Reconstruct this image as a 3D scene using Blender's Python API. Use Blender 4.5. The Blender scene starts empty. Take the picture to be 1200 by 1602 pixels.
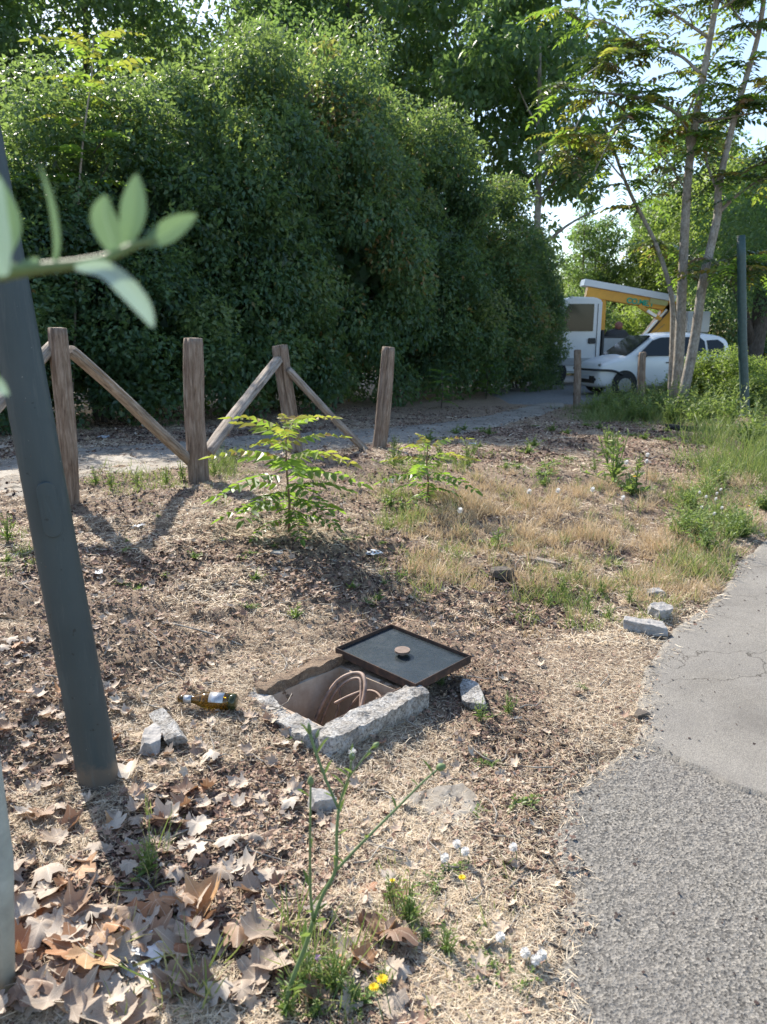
import bpy, math, random
import numpy as np
from mathutils import Vector, Matrix

# ------------------------------------------------------------------ camera, sky, sun, exposure
S = bpy.context.scene
C = S.collection
R = math.radians
F_PX, CX, CY = 1210.0, 600.0, 801.0
PITCH = R(12.6)
CAMZ = 1.5
cd = bpy.data.cameras.new('camera')
cam = bpy.data.objects.new('camera', cd)
C.objects.link(cam)
cam.location = (0, 0, CAMZ)
cam.rotation_euler = (R(90) - PITCH, 0, 0)
cd.sensor_fit = 'VERTICAL'
cd.sensor_height = 36
cd.lens = 36 * F_PX / 1602
cd.clip_start = 0.05
cd.clip_end = 1000
cd.dof.use_dof = True
cd.dof.focus_distance = 3.6
cd.dof.aperture_fstop = 4.8
S.camera = cam

SUN_AZ, SUN_EL = R(-35), R(41)       # azimuth from +Y towards +X
w = bpy.data.worlds.new('World')
S.world = w
w.use_nodes = True
nt = w.node_tree
bg = nt.nodes['Background']
sky = nt.nodes.new('ShaderNodeTexSky')
sky.sky_type = 'NISHITA'
sky.sun_disc = False
sky.sun_elevation = SUN_EL
sky.sun_rotation = SUN_AZ
sky.dust_density = 0.8
sky.air_density = 1.0
nt.links.new(sky.outputs[0], bg.inputs[0])
bg.inputs[1].default_value = 0.15
sl = bpy.data.lights.new('sun', 'SUN')
sl.energy = 4.9
sl.angle = R(0.55)
sl.color = (1, 0.925, 0.81)
so = bpy.data.objects.new('sun', sl)
C.objects.link(so)
sdir = Vector((math.sin(SUN_AZ) * math.cos(SUN_EL), math.cos(SUN_AZ) * math.cos(SUN_EL), math.sin(SUN_EL)))
so.rotation_euler = sdir.to_track_quat('Z', 'Y').to_euler()
S.view_settings.view_transform = 'Standard'
S.view_settings.look = 'None'
S.view_settings.exposure = 1.0
S.view_settings.gamma = 1
S.view_settings.use_curve_mapping = False
S.cycles.max_bounces = 8
S.cycles.transmission_bounces = 6
S.cycles.diffuse_bounces = 4
S.cycles.use_denoising = True

rng = np.random.default_rng(7)
random.seed(7)
cp, sp = math.cos(PITCH), math.sin(PITCH)

# ------------------------------------------------------------------ noise and ground height
def _hash(ix, iy, s):
    h = (ix.astype(np.int64) * 374761393 + iy.astype(np.int64) * 668265263 + s * 1274126177) & 0x7fffffff
    h = ((h ^ (h >> 13)) * 1103515245 + 12345) & 0x7fffffff
    h = ((h ^ (h >> 15)) * 1181783497) & 0x7fffffff
    return ((h ^ (h >> 12)) & 0xffff) / 65535.0

def vnoise(x, y, s=0):
    x = np.asarray(x, float); y = np.asarray(y, float)
    ix = np.floor(x); iy = np.floor(y)
    fx = x - ix; fy = y - iy
    fx = fx * fx * (3 - 2 * fx); fy = fy * fy * (3 - 2 * fy)
    a = _hash(ix, iy, s); b = _hash(ix + 1, iy, s); c = _hash(ix, iy + 1, s); d = _hash(ix + 1, iy + 1, s)
    return (a + (b - a) * fx) * (1 - fy) + (c + (d - c) * fx) * fy

def fbm(x, y, f=1.0, o=3, s=0):
    t = 0; a = 1; n = 0
    for i in range(o):
        t = t + a * vnoise(x * f + 17.3 * i, y * f - 9.1 * i, s + i)
        n += a; a *= 0.5; f *= 2.03
    return t / n

def sstep(t):
    t = np.clip(t, 0, 1)
    return t * t * (3 - 2 * t)

def ray(px, py):
    a = (px - CX) / F_PX; b = (CY - py) / F_PX
    return np.array([a, cp + b * sp, -sp + b * cp])

def PD(px, py, Y):
    "the point seen at a pixel of the photograph at distance Y ahead"
    r = ray(px, py)
    return Vector((r[0] * Y / r[1], Y, CAMZ + r[2] * Y / r[1]))

def Pz(px, py, z):
    r = ray(px, py); t = (z - CAMZ) / r[2]
    return np.array([r[0] * t, r[1] * t, z])

EDGE_PX = [(842, 1602), (862, 1500), (868, 1400), (845, 1320), (872, 1240), (925, 1190), (978, 1162), (1000, 1110),
           (1006, 1060), (1030, 1000), (1080, 962), (1128, 925), (1150, 882), (1200, 836)]
_e = np.array([Pz(a, b, 0.0) for a, b in EDGE_PX])
EY = np.concatenate([[-6, 0.5], _e[:, 1], [9, 14, 20, 60]])
EX = np.concatenate([[0.1, 0.3], _e[:, 0], [5.6, 10.5, 17, 70]])
def edge_x(y):
    return np.interp(y, EY, EX)
def edge_d(x, y):
    return (edge_x(y) - x) * 0.78        # > 0 on the verge, < 0 on the asphalt

def G0(x, y):
    d = edge_d(x, y)
    a = 0.36 * (1 - 0.86 * sstep((np.asarray(y) - 5.0) / 11.0))
    return a * sstep(d / 3.2)

# pit frame, measured in plan
U = Vector((0.73, -0.68)).normalized(); V_ = Vector((0.68, 0.73)).normalized()
PIT = Vector((-0.2, 2.88))
def pit_uv(x, y):
    return (x - PIT.x) * U.x + (y - PIT.y) * U.y, (x - PIT.x) * V_.x + (y - PIT.y) * V_.y

def G(x, y):
    x = np.asarray(x, float); y = np.asarray(y, float)
    d = edge_d(x, y)
    z = G0(x, y)
    near = 1 - 0.6 * sstep((y - 6.0) / 4.0)
    n = 0.07 * (fbm(x, y, 1.3, 2, 5) - 0.5) + 0.075 * (fbm(x, y, 5, 3, 11) - 0.5) + 0.045 * (fbm(x, y, 17, 3, 23) - 0.5)
    u, v = pit_uv(x, y)
    calm = sstep((np.maximum(np.abs(u) - 0.28, np.abs(v) - 0.3)) / 0.25)
    z = z + n * near * sstep(d / 0.7) * (0.25 + 0.75 * calm)
    # the verge breaks away at the path edge and runs under the asphalt
    dd = d + 0.12 * (fbm(x, y, 6, 3, 31) - 0.5)
    z = z + 0.012 - 0.055 * (1 - sstep((dd + 0.16) / 0.26))
    return z

def G1(x, y):
    return float(G(np.array([x]), np.array([y]))[0])

def PG(px, py):
    "ground point seen at a pixel"
    r = ray(px, py)
    t = np.geomspace(0.8, 200, 1500)
    X = r[0] * t; Y = r[1] * t; Z = CAMZ + r[2] * t
    h = np.asarray(G0(X, Y))
    k = int(np.argmax(Z < h))
    if k == 0: k = len(t) - 1
    return Vector((X[k], Y[k], G1(X[k], Y[k])))

# ------------------------------------------------------------------ mesh helpers
def mk(name, V, F, tint=None, smooth=False):
    V = np.asarray(V, np.float32); F = np.asarray(F, np.int32)
    me = bpy.data.meshes.new(name)
    k = F.shape[1]
    me.vertices.add(len(V)); me.vertices.foreach_set('co', V.ravel())
    me.loops.add(F.size); me.loops.foreach_set('vertex_index', F.ravel())
    me.polygons.add(len(F))
    me.polygons.foreach_set('loop_start', np.arange(0, F.size, k, dtype=np.int32))
    if smooth:
        me.polygons.foreach_set('use_smooth', np.ones(len(F), bool))
    if tint is not None:
        at = me.attributes.new('tint', 'FLOAT', 'POINT')
        at.data.foreach_set('value', np.asarray(tint, np.float32))
    me.update(calc_edges=True)
    return me

def link(name, me, mat=None, parent=None, loc=None):
    o = bpy.data.objects.new(name, me)
    C.objects.link(o)
    if mat is not None and me is not None and len(me.materials) == 0:
        me.materials.append(mat)
    if parent is not None: o.parent = parent
    if loc is not None: o.location = loc
    return o

def tag(o, label=None, cat=None, group=None, kind=None):
    if label: o['label'] = label
    if cat: o['category'] = cat
    if group: o['group'] = group
    if kind: o['kind'] = kind
    return o

def empty(name, loc, label, cat, group=None, rot=0):
    o = bpy.data.objects.new(name, None)
    C.objects.link(o)
    o.location = loc
    o.rotation_euler = (0, 0, rot)
    o.empty_display_size = 0.1
    return tag(o, label, cat, group)

def copy_tree(o, parent=None):
    c = o.copy(); C.objects.link(c)
    if parent is not None: c.parent = parent
    for ch in list(o.children): copy_tree(ch, c)
    return c

class MB:
    def __init__(s): s.v = []; s.f = []; s.t = []
    def add(s, V, F, tint=0.5):
        b = len(s.v); s.v += [tuple(p) for p in V]; s.f += [tuple(i + b for i in f) for f in F]
        s.t += [tint] * len(V) if np.isscalar(tint) else list(tint)
        return s
    def box(s, x0, y0, z0, x1, y1, z1, tint=0.5):
        V = [(x, y, z) for z in (z0, z1) for y in (y0, y1) for x in (x0, x1)]
        return s.add(V, [(0, 2, 3, 1), (4, 5, 7, 6), (0, 1, 5, 4), (2, 6, 7, 3), (0, 4, 6, 2), (1, 3, 7, 5)], tint)
    def prism(s, poly, y0, y1, tint=0.5):
        "polygon in x,z extruded along y"
        n = len(poly)
        V = [(a, y0, b) for a, b in poly] + [(a, y1, b) for a, b in poly]
        F = [tuple(range(n)), tuple(range(2 * n - 1, n - 1, -1))] + [(i, i + n, (i + 1) % n + n, (i + 1) % n) for i in range(n)]
        return s.add(V, F, tint)
    def tube(s, pts, rad, n=8, tint=0.5, caps=True):
        V, F = tube(pts, rad, n, caps)
        return s.add(V, F, tint)
    def mesh(s, name, smooth=False, bevel=0):
        me = bpy.data.meshes.new(name)
        me.from_pydata(s.v, [], s.f)
        at = me.attributes.new('tint', 'FLOAT', 'POINT')
        at.data.foreach_set('value', np.array(s.t, np.float32))
        if bevel:
            import bmesh
            bm = bmesh.new(); bm.from_mesh(me)
            bmesh.ops.recalc_face_normals(bm, faces=bm.faces)
            bmesh.ops.bevel(bm, geom=bm.edges[:], offset=bevel, segments=2, affect='EDGES', clamp_overlap=True)
            bm.to_mesh(me); bm.free()
        else:
            import bmesh
            bm = bmesh.new(); bm.from_mesh(me)
            bmesh.ops.recalc_face_normals(bm, faces=bm.faces)
            bm.to_mesh(me); bm.free()
        if smooth:
            me.polygons.foreach_set('use_smooth', np.ones(len(me.polygons), bool))
        me.update()
        return me
    def obj(s, name, mat, parent=None, smooth=False, bevel=0, loc=None):
        return link(name, s.mesh(name, smooth, bevel), mat, parent, loc)

def tube(pts, rad, n=8, caps=True):
    pts = [Vector(p) for p in pts]
    if np.isscalar(rad): rad = [rad] * len(pts)
    V = []; F = []
    up = None
    for i, p in enumerate(pts):
        t = (pts[min(i + 1, len(pts) - 1)] - pts[max(i - 1, 0)])
        if t.length < 1e-9: t = Vector((0, 0, 1))
        t.normalize()
        if up is None:
            up = Vector((0, 1, 0)) if abs(t.y) < 0.8 else Vector((1, 0, 0))
        a = t.cross(up).normalized(); b = a.cross(t).normalized(); up = b
        for k in range(n):
            th = 2 * math.pi * k / n
            V.append(p + (a * math.cos(th) + b * math.sin(th)) * rad[i])
    m = len(pts)
    for i in range(m - 1):
        for k in range(n):
            k2 = (k + 1) % n
            F.append((i * n + k, i * n + k2, (i + 1) * n + k2, (i + 1) * n + k))
    if caps:
        F.append(tuple(range(n - 1, -1, -1))); F.append(tuple((m - 1) * n + k for k in range(n)))
    return V, F

def smooth_path(pts, per=6):
    P = [Vector(p) for p in pts]; out = []
    P = [P[0] * 2 - P[1]] + P + [P[-1] * 2 - P[-2]]
    for i in range(1, len(P) - 2):
        for j in range(per):
            t = j / per
            out.append(0.5 * ((2 * P[i]) + (P[i + 1] - P[i - 1]) * t + (2 * P[i - 1] - 5 * P[i] + 4 * P[i + 1] - P[i + 2]) * t * t
                              + (3 * P[i] - P[i - 1] - 3 * P[i + 1] + P[i + 2]) * t ** 3))
    out.append(P[-2]); return out

def frames(dirv, nrm):
    "rotation matrices: columns x = side, y = dir, z = normal"
    d = dirv / np.linalg.norm(dirv, axis=1, keepdims=True)
    x = np.cross(d, nrm); x /= np.linalg.norm(x, axis=1, keepdims=True) + 1e-9
    z = np.cross(x, d)
    return np.stack([x, d, z], axis=2)

def scatter(name, tv, tf, pos, rot, scl, tint, mat=None, smooth=False):
    tv = np.asarray(tv, float); tf = np.asarray(tf)
    N = len(pos); m = len(tv)
    scl = np.asarray(scl, float)
    if scl.ndim == 1: scl = np.repeat(scl[:, None], 3, 1)
    V = tv[None] * scl[:, None, :]
    V = np.einsum('nij,nmj->nmi', rot, V) + pos[:, None, :]
    F = tf[None] + (np.arange(N) * m)[:, None, None]
    return mk(name, V.reshape(-1, 3), F.reshape(-1, tf.shape[1]), np.repeat(tint, m), smooth)

# ------------------------------------------------------------------ materials
def mat_new(name):
    m = bpy.data.materials.new(name); m.use_nodes = True
    n = m.node_tree; p = n.nodes['Principled BSDF']
    return m, n, p
def nd(n, t, **k):
    x = n.nodes.new(t)
    for a, b in k.items():
        if a in x.inputs.keys(): x.inputs[a].default_value = b
        else: setattr(x, a, b)
    return x
def ramp(n, fac, stops, interp='LINEAR'):
    r = n.nodes.new('ShaderNodeValToRGB'); cr = r.color_ramp; cr.interpolation = interp
    while len(cr.elements) < len(stops): cr.elements.new(0.5)
    for e, (p, c) in zip(cr.elements, stops):
        e.position = p; e.color = (*c, 1) if len(c) == 3 else c
    n.links.new(fac, r.inputs[0]); return r.outputs[0]
def noise(n, scale, detail=4, rough=0.6, vec=None, dist=0.0):
    x = nd(n, 'ShaderNodeTexNoise'); x.inputs['Scale'].default_value = scale; x.inputs['Detail'].default_value = detail
    x.inputs['Roughness'].default_value = rough; x.inputs['Distortion'].default_value = dist
    if vec is not None: n.links.new(vec, x.inputs['Vector'])
    return x.outputs['Fac']
def coords(n, kind='Object', scale=None):
    t = nd(n, 'ShaderNodeTexCoord').outputs[kind]
    if scale:
        m = nd(n, 'ShaderNodeMapping'); m.inputs['Scale'].default_value = scale
        n.links.new(t, m.inputs['Vector']); t = m.outputs[0]
    return t
def mixc(n, a, b, f, mode='MIX'):
    x = n.nodes.new('ShaderNodeMix'); x.data_type = 'RGBA'; x.blend_type = mode
    for s, v in ((x.inputs[6], a), (x.inputs[7], b), (x.inputs[0], f)):
        if hasattr(v, 'is_linked') or hasattr(v, 'links'): n.links.new(v, s)
        elif isinstance(v, (int, float)): s.default_value = v
        else: s.default_value = (*v, 1)
    return x.outputs[2]
def bump(n, p, h, strength=0.5, dist=0.01):
    b = nd(n, 'ShaderNodeBump'); b.inputs['Strength'].default_value = strength; b.inputs['Distance'].default_value = dist
    n.links.new(h, b.inputs['Height']); n.links.new(b.outputs[0], p.inputs['Normal'])

def m_plain(name, col, rough=0.6, metal=0.0, var=0.15, scale=20, bmp=0.15, bd=0.003):
    m, n, p = mat_new(name)
    f = noise(n, scale, 5, 0.6, coords(n))
    c = ramp(n, f, [(0.3, tuple(x * (1 - var) for x in col)), (0.7, tuple(min(1, x * (1 + var)) for x in col))])
    n.links.new(c, p.inputs['Base Color'])
    p.inputs['Roughness'].default_value = rough; p.inputs['Metallic'].default_value = metal
    if bmp: bump(n, p, f, bmp, bd)
    return m

def m_leaf(name, stops, transl=0.35, tcol=(0.25, 0.4, 0.05), rough=0.45, spec=0.5, obj_rand=0.0):
    m, n, p = mat_new(name)
    a = nd(n, 'ShaderNodeAttribute'); a.attribute_name = 'tint'
    fac = a.outputs['Fac']
    if obj_rand:
        oi = nd(n, 'ShaderNodeObjectInfo')
        mr = nd(n, 'ShaderNodeMath', operation='MULTIPLY_ADD'); n.links.new(oi.outputs['Random'], mr.inputs[0])
        mr.inputs[1].default_value = obj_rand; n.links.new(fac, mr.inputs[2]); fac = mr.outputs[0]
        ms = nd(n, 'ShaderNodeMath', operation='SUBTRACT'); n.links.new(fac, ms.inputs[0]); ms.inputs[1].default_value = obj_rand / 2
        fac = ms.outputs[0]
    c = ramp(n, fac, stops)
    n.links.new(c, p.inputs['Base Color'])
    p.inputs['Roughness'].default_value = rough
    p.inputs['Specular IOR Level'].default_value = spec
    t = nd(n, 'ShaderNodeBsdfTranslucent')
    tc = mixc(n, c, tcol, 0.55)
    n.links.new(tc, t.inputs['Color'])
    mx = nd(n, 'ShaderNodeMixShader'); mx.inputs[0].default_value = transl
    n.links.new(p.outputs[0], mx.inputs[1]); n.links.new(t.outputs[0], mx.inputs[2])
    n.links.new(mx.outputs[0], n.nodes['Material Output'].inputs['Surface'])
    return m

M = {}
# ground: straw, brown humus and dark earth in patches
m, n, p = mat_new('verge_soil')
co = coords(n)
big = noise(n, 1.1, 4, 0.6, co); mid = noise(n, 9, 5, 0.7, co, 0.6); fine = noise(n, 90, 4, 0.7, co, 1.5); fib = noise(n, 240, 3, 0.7, coords(n, 'Object', (1, 0.35, 1)), 2)
c1 = ramp(n, mid, [(0.3, (0.07, 0.045, 0.034)), (0.46, (0.2, 0.13, 0.09)), (0.6, (0.35, 0.25, 0.17)), (0.78, (0.48, 0.37, 0.26))])
c2 = ramp(n, fine, [(0.32, (0.04, 0.028, 0.022)), (0.48, (0.24, 0.165, 0.115)), (0.62, (0.5, 0.39, 0.27))])
c3 = mixc(n, c1, c2, 0.55)
c4 = mixc(n, c3, (0.3, 0.22, 0.14), ramp(n, big, [(0.4, (0, 0, 0)), (0.7, (0.5, 0.5, 0.5))]))
n.links.new(c4, p.inputs['Base Color']); p.inputs['Roughness'].default_value = 0.95
ad = nd(n, 'ShaderNodeMath', operation='ADD'); n.links.new(fine, ad.inputs[0]); n.links.new(fib, ad.inputs[1])
bump(n, p, ad.outputs[0], 0.9, 0.012)
M['soil'] = m
def m_asphalt(name, lo, hi, sc, bd, holes=0.0, cracks=False):
    m, n, p = mat_new(name)
    co = coords(n)
    vo = nd(n, 'ShaderNodeTexVoronoi'); vo.inputs['Scale'].default_value = sc; n.links.new(co, vo.inputs['Vector'])
    a = ramp(n, vo.outputs['Color'], [(0.1, lo), (0.9, hi)])
    st = noise(n, 2.2, 5, 0.65, co)
    a2 = mixc(n, a, (0.16, 0.15, 0.14), ramp(n, st, [(0.45, (0, 0, 0)), (0.75, (0.55, 0.55, 0.55))]))
    f = noise(n, sc * 1.4, 4, 0.75, co)
    a3 = mixc(n, a2, ramp(n, f, [(0.32, (0.015, 0.015, 0.017)), (0.46, (1, 1, 1))]), holes, 'MULTIPLY')
    if cracks:
        ve = nd(n, 'ShaderNodeTexVoronoi'); ve.feature = 'DISTANCE_TO_EDGE'; ve.inputs['Scale'].default_value = 1.6
        wn = nd(n, 'ShaderNodeTexNoise'); wn.inputs['Scale'].default_value = 5; wn.inputs['Detail'].default_value = 5; n.links.new(co, wn.inputs['Vector'])
        vm = nd(n, 'ShaderNodeVectorMath', operation='MULTIPLY_ADD'); n.links.new(wn.outputs['Color'], vm.inputs[0]); vm.inputs[1].default_value = (0.35, 0.35, 0.35); n.links.new(co, vm.inputs[2])
        n.links.new(vm.outputs[0], ve.inputs['Vector'])
        gate = ramp(n, noise(n, 0.9, 2, 0.5, co), [(0.48, (0, 0, 0)), (0.56, (1, 1, 1))])
        ck = ramp(n, ve.outputs['Distance'], [(0.002, (0.3, 0.28, 0.26)), (0.007, (1, 1, 1))])
        a3 = mixc(n, a3, mixc(n, (1, 1, 1), ck, gate), 1.0, 'MULTIPLY')
        bl = noise(n, 1.3, 6, 0.7, co, 0.5)
        a3 = mixc(n, a3, ramp(n, bl, [(0.35, (0.74, 0.73, 0.72)), (0.6, (1, 1, 1))]), 1.0, 'MULTIPLY')
    n.links.new(a3, p.inputs['Base Color']); p.inputs['Roughness'].default_value = 0.85
    ad = nd(n, 'ShaderNodeMath', operation='ADD'); n.links.new(f, ad.inputs[0]); n.links.new(vo.outputs['Distance'], ad.inputs[1])
    bump(n, p, ad.outputs[0], 0.7, bd)
    return m
M['asphalt_rough'] = m_asphalt('rough_asphalt', (0.035, 0.033, 0.03), (0.29, 0.27, 0.238), 150, 0.004, 1.0)
M['asphalt'] = m_asphalt('worn_asphalt', (0.16, 0.148, 0.132), (0.3, 0.28, 0.245), 300, 0.003, 0.5, True)
M['street'] = m_asphalt('street_asphalt', (0.12, 0.12, 0.12), (0.24, 0.24, 0.235), 40, 0.004, 0.3)
# footpath: cracked grey concrete
m, n, p = mat_new('footpath_concrete')
co = coords(n)
b = noise(n, 1.6, 5, 0.65, co); f = noise(n, 45, 4, 0.7, co)
vo = nd(n, 'ShaderNodeTexVoronoi'); vo.feature = 'DISTANCE_TO_EDGE'; vo.inputs['Scale'].default_value = 1.1
wn = nd(n, 'ShaderNodeTexNoise'); wn.inputs['Scale'].default_value = 3; n.links.new(co, wn.inputs['Vector'])
vm = nd(n, 'ShaderNodeVectorMath', operation='MULTIPLY_ADD'); n.links.new(wn.outputs['Color'], vm.inputs[0]); vm.inputs[1].default_value = (0.5, 0.5, 0.5); n.links.new(co, vm.inputs[2])
n.links.new(vm.outputs[0], vo.inputs['Vector'])
c = ramp(n, b, [(0.3, (0.19, 0.165, 0.135)), (0.5, (0.29, 0.26, 0.22)), (0.75, (0.41, 0.38, 0.33))])
c = mixc(n, c, ramp(n, f, [(0.35, (0.6, 0.58, 0.55)), (0.6, (1, 1, 1))]), 0.8, 'MULTIPLY')
c = mixc(n, c, ramp(n, vo.outputs['Distance'], [(0.004, (0.12, 0.11, 0.09)), (0.014, (1, 1, 1))]), 0.9, 'MULTIPLY')
n.links.new(c, p.inputs['Base Color']); p.inputs['Roughness'].default_value = 0.9
bump(n, p, f, 0.5, 0.006)
M['footpath'] = m

def m_tint(name, stops, rough=0.9, transl=0.0):
    m, n, p = mat_new(name)
    a = nd(n, 'ShaderNodeAttribute'); a.attribute_name = 'tint'
    c = ramp(n, a.outputs['Fac'], stops)
    f = noise(n, 60, 3, 0.6, coords(n))
    c = mixc(n, c, ramp(n, f, [(0.3, (0.72, 0.7, 0.68)), (0.65, (1, 1, 1))]), 0.8, 'MULTIPLY')
    n.links.new(c, p.inputs['Base Color']); p.inputs['Roughness'].default_value = rough
    if transl:
        t = nd(n, 'ShaderNodeBsdfTranslucent'); n.links.new(c, t.inputs['Color'])
        mx = nd(n, 'ShaderNodeMixShader'); mx.inputs[0].default_value = transl
        n.links.new(p.outputs[0], mx.inputs[1]); n.links.new(t.outputs[0], mx.inputs[2])
        n.links.new(mx.outputs[0], n.nodes['Material Output'].inputs['Surface'])
    return m
M['straw'] = m_tint('dry_straw', [(0, (0.28, 0.17, 0.11)), (0.3, (0.5, 0.37, 0.24)), (0.65, (0.66, 0.53, 0.36)), (1, (0.76, 0.67, 0.53))], 0.7, 0.15)
M['fragment'] = m_tint('leaf_crumbs', [(0, (0.028, 0.018, 0.016)), (0.3, (0.09, 0.05, 0.04)), (0.52, (0.25, 0.14, 0.095)), (0.72, (0.4, 0.285, 0.21)), (1, (0.55, 0.46, 0.36))], 0.8, 0.08)
M['grass'] = m_leaf('grass_blades', [(0, (0.08, 0.13, 0.035)), (0.4, (0.13, 0.2, 0.055)), (0.7, (0.26, 0.29, 0.1)), (1, (0.48, 0.4, 0.2))], 0.35, (0.35, 0.45, 0.1))
M['drygrass'] = m_leaf('dry_grass_blades', [(0, (0.26, 0.19, 0.11)), (0.35, (0.5, 0.37, 0.23)), (1, (0.72, 0.59, 0.42))], 0.3, (0.6, 0.45, 0.22))
M['hedge'] = m_leaf('laurel_leaves', [(0, (0.032, 0.068, 0.048)), (0.35, (0.055, 0.12, 0.068)), (0.65, (0.095, 0.17, 0.082)), (0.9, (0.17, 0.22, 0.09)), (1, (0.28, 0.14, 0.06))], 0.45, (0.42, 0.58, 0.1), 0.45, 0.5, 0.22)  # leaf colours lightened to stand in for haze
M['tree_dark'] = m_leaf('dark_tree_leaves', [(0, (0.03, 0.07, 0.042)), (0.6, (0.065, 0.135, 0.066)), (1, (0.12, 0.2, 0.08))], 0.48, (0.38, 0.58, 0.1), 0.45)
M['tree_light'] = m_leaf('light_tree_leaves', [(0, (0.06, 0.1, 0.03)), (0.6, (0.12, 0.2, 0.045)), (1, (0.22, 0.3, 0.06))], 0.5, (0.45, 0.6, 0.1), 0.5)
M['ail'] = m_leaf('tree_of_heaven_leaflets', [(0, (0.035, 0.09, 0.025)), (0.5, (0.08, 0.17, 0.035)), (0.8, (0.2, 0.27, 0.05)), (0.92, (0.3, 0.2, 0.06)), (1, (0.3, 0.12, 0.05))], 0.5, (0.4, 0.62, 0.06), 0.42, 0.5)
M['weed'] = m_leaf('weed_leaves', [(0, (0.05, 0.1, 0.03)), (0.5, (0.12, 0.2, 0.06)), (1, (0.3, 0.33, 0.12))], 0.35, (0.4, 0.55, 0.1), 0.5)
M['olive_leaf'] = m_leaf('olive_leaves', [(0, (0.07, 0.15, 0.12)), (0.5, (0.12, 0.21, 0.13)), (0.8, (0.3, 0.42, 0.38)), (1, (0.42, 0.55, 0.55))], 0.3, (0.3, 0.45, 0.15), 0.5, 0.3)

# fallen plane leaves: tan with per-leaf variation and veins
def m_fallen(name, a, b, c):
    m, n, p = mat_new(name)
    oi = nd(n, 'ShaderNodeObjectInfo'); at = nd(n, 'ShaderNodeAttribute'); at.attribute_name = 'tint'
    col = ramp(n, oi.outputs['Random'], [(0, a), (0.5, b), (1, c)])
    f = noise(n, 35, 5, 0.65, coords(n))
    col = mixc(n, col, ramp(n, f, [(0.3, (0.62, 0.55, 0.5)), (0.6, (1, 1, 1))]), 0.7, 'MULTIPLY')
    col = mixc(n, col, (0.72, 0.62, 0.48), ramp(n, at.outputs['Fac'], [(0.86, (0, 0, 0)), (1, (0.8, 0.8, 0.8))]))
    n.links.new(col, p.inputs['Base Color']); p.inputs['Roughness'].default_value = 0.6
    bump(n, p, f, 0.4, 0.002)
    t = nd(n, 'ShaderNodeBsdfTranslucent'); n.links.new(mixc(n, col, (0.7, 0.3, 0.1), 0.4), t.inputs['Color'])
    mx = nd(n, 'ShaderNodeMixShader'); mx.inputs[0].default_value = 0.16
    n.links.new(p.outputs[0], mx.inputs[1]); n.links.new(t.outputs[0], mx.inputs[2])
    n.links.new(mx.outputs[0], n.nodes['Material Output'].inputs['Surface'])
    return m
M['fallen'] = m_fallen('fallen_leaf_tan', (0.33, 0.26, 0.2), (0.43, 0.36, 0.29), (0.55, 0.49, 0.41))
M['fallen_red'] = m_fallen('fallen_leaf_rust', (0.34, 0.15, 0.07), (0.42, 0.22, 0.11), (0.5, 0.32, 0.17))
M['fallen_dark'] = m_fallen('fallen_leaf_dark', (0.2, 0.12, 0.08), (0.28, 0.18, 0.12), (0.36, 0.25, 0.17))

def m_wood(name, lo, hi, axis_scale):
    m, n, p = mat_new(name)
    co = coords(n, 'Object', axis_scale)
    g = noise(n, 9, 6, 0.7, co, 0.4); s = noise(n, 4, 4, 0.6, coords(n))
    oi = nd(n, 'ShaderNodeObjectInfo')
    c = ramp(n, g, [(0.28, tuple(x * 0.35 for x in lo)), (0.45, lo), (0.7, hi)])
    c = mixc(n, c, ramp(n, s, [(0.3, (0.6, 0.5, 0.42)), (0.6, (1, 1, 1))]), 0.7, 'MULTIPLY')
    n.links.new(c, p.inputs['Base Color']); p.inputs['Roughness'].default_value = 0.85
    bump(n, p, g, 0.9, 0.008)
    return m
M['post'] = m_wood('weathered_chestnut', (0.19, 0.14, 0.105), (0.36, 0.3, 0.245), (6, 6, 0.7))
M['rail'] = m_wood('weathered_rail', (0.24, 0.205, 0.17), (0.44, 0.4, 0.35), (6, 6, 0.7))
M['bark'] = m_wood('grey_bark', (0.27, 0.245, 0.21), (0.46, 0.43, 0.38), (3, 3, 1.5))
M['bark_dark'] = m_wood('dark_bark', (0.06, 0.05, 0.042), (0.13, 0.11, 0.09), (3, 3, 1))
M['stem'] = m_plain('green_stem', (0.13, 0.19, 0.07), 0.6)
M['stem_red'] = m_plain('reddish_stem', (0.17, 0.1, 0.06), 0.6)
M['concrete'] = None
m, n, p = mat_new('broken_concrete')
co = coords(n); b = noise(n, 14, 5, 0.7, co); f = noise(n, 90, 4, 0.75, co)
c = ramp(n, b, [(0.3, (0.2, 0.175, 0.15)), (0.5, (0.4, 0.38, 0.35)), (0.7, (0.58, 0.565, 0.54))])
c = mixc(n, c, ramp(n, f, [(0.34, (0.2, 0.18, 0.16)), (0.54, (1, 1, 1))]), 0.95, 'MULTIPLY')
n.links.new(c, p.inputs['Base Color']); p.inputs['Roughness'].default_value = 0.9; bump(n, p, f, 1.0, 0.01)
M['concrete'] = m
m, n, p = mat_new('pit_wall_concrete')
co = coords(n); b = noise(n, 6, 5, 0.65, co); f = noise(n, 60, 3, 0.6, co)
c = ramp(n, b, [(0.3, (0.28, 0.2, 0.14)), (0.6, (0.46, 0.38, 0.3)), (0.8, (0.55, 0.48, 0.4))])
n.links.new(c, p.inputs['Base Color']); p.inputs['Roughness'].default_value = 0.9; bump(n, p, f, 0.4, 0.003)
M['pitwall'] = m
M['dark_soil'] = m_plain('dark_damp_soil', (0.07, 0.045, 0.032), 0.95, 0, 0.5, 40, 0.9, 0.01)
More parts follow.
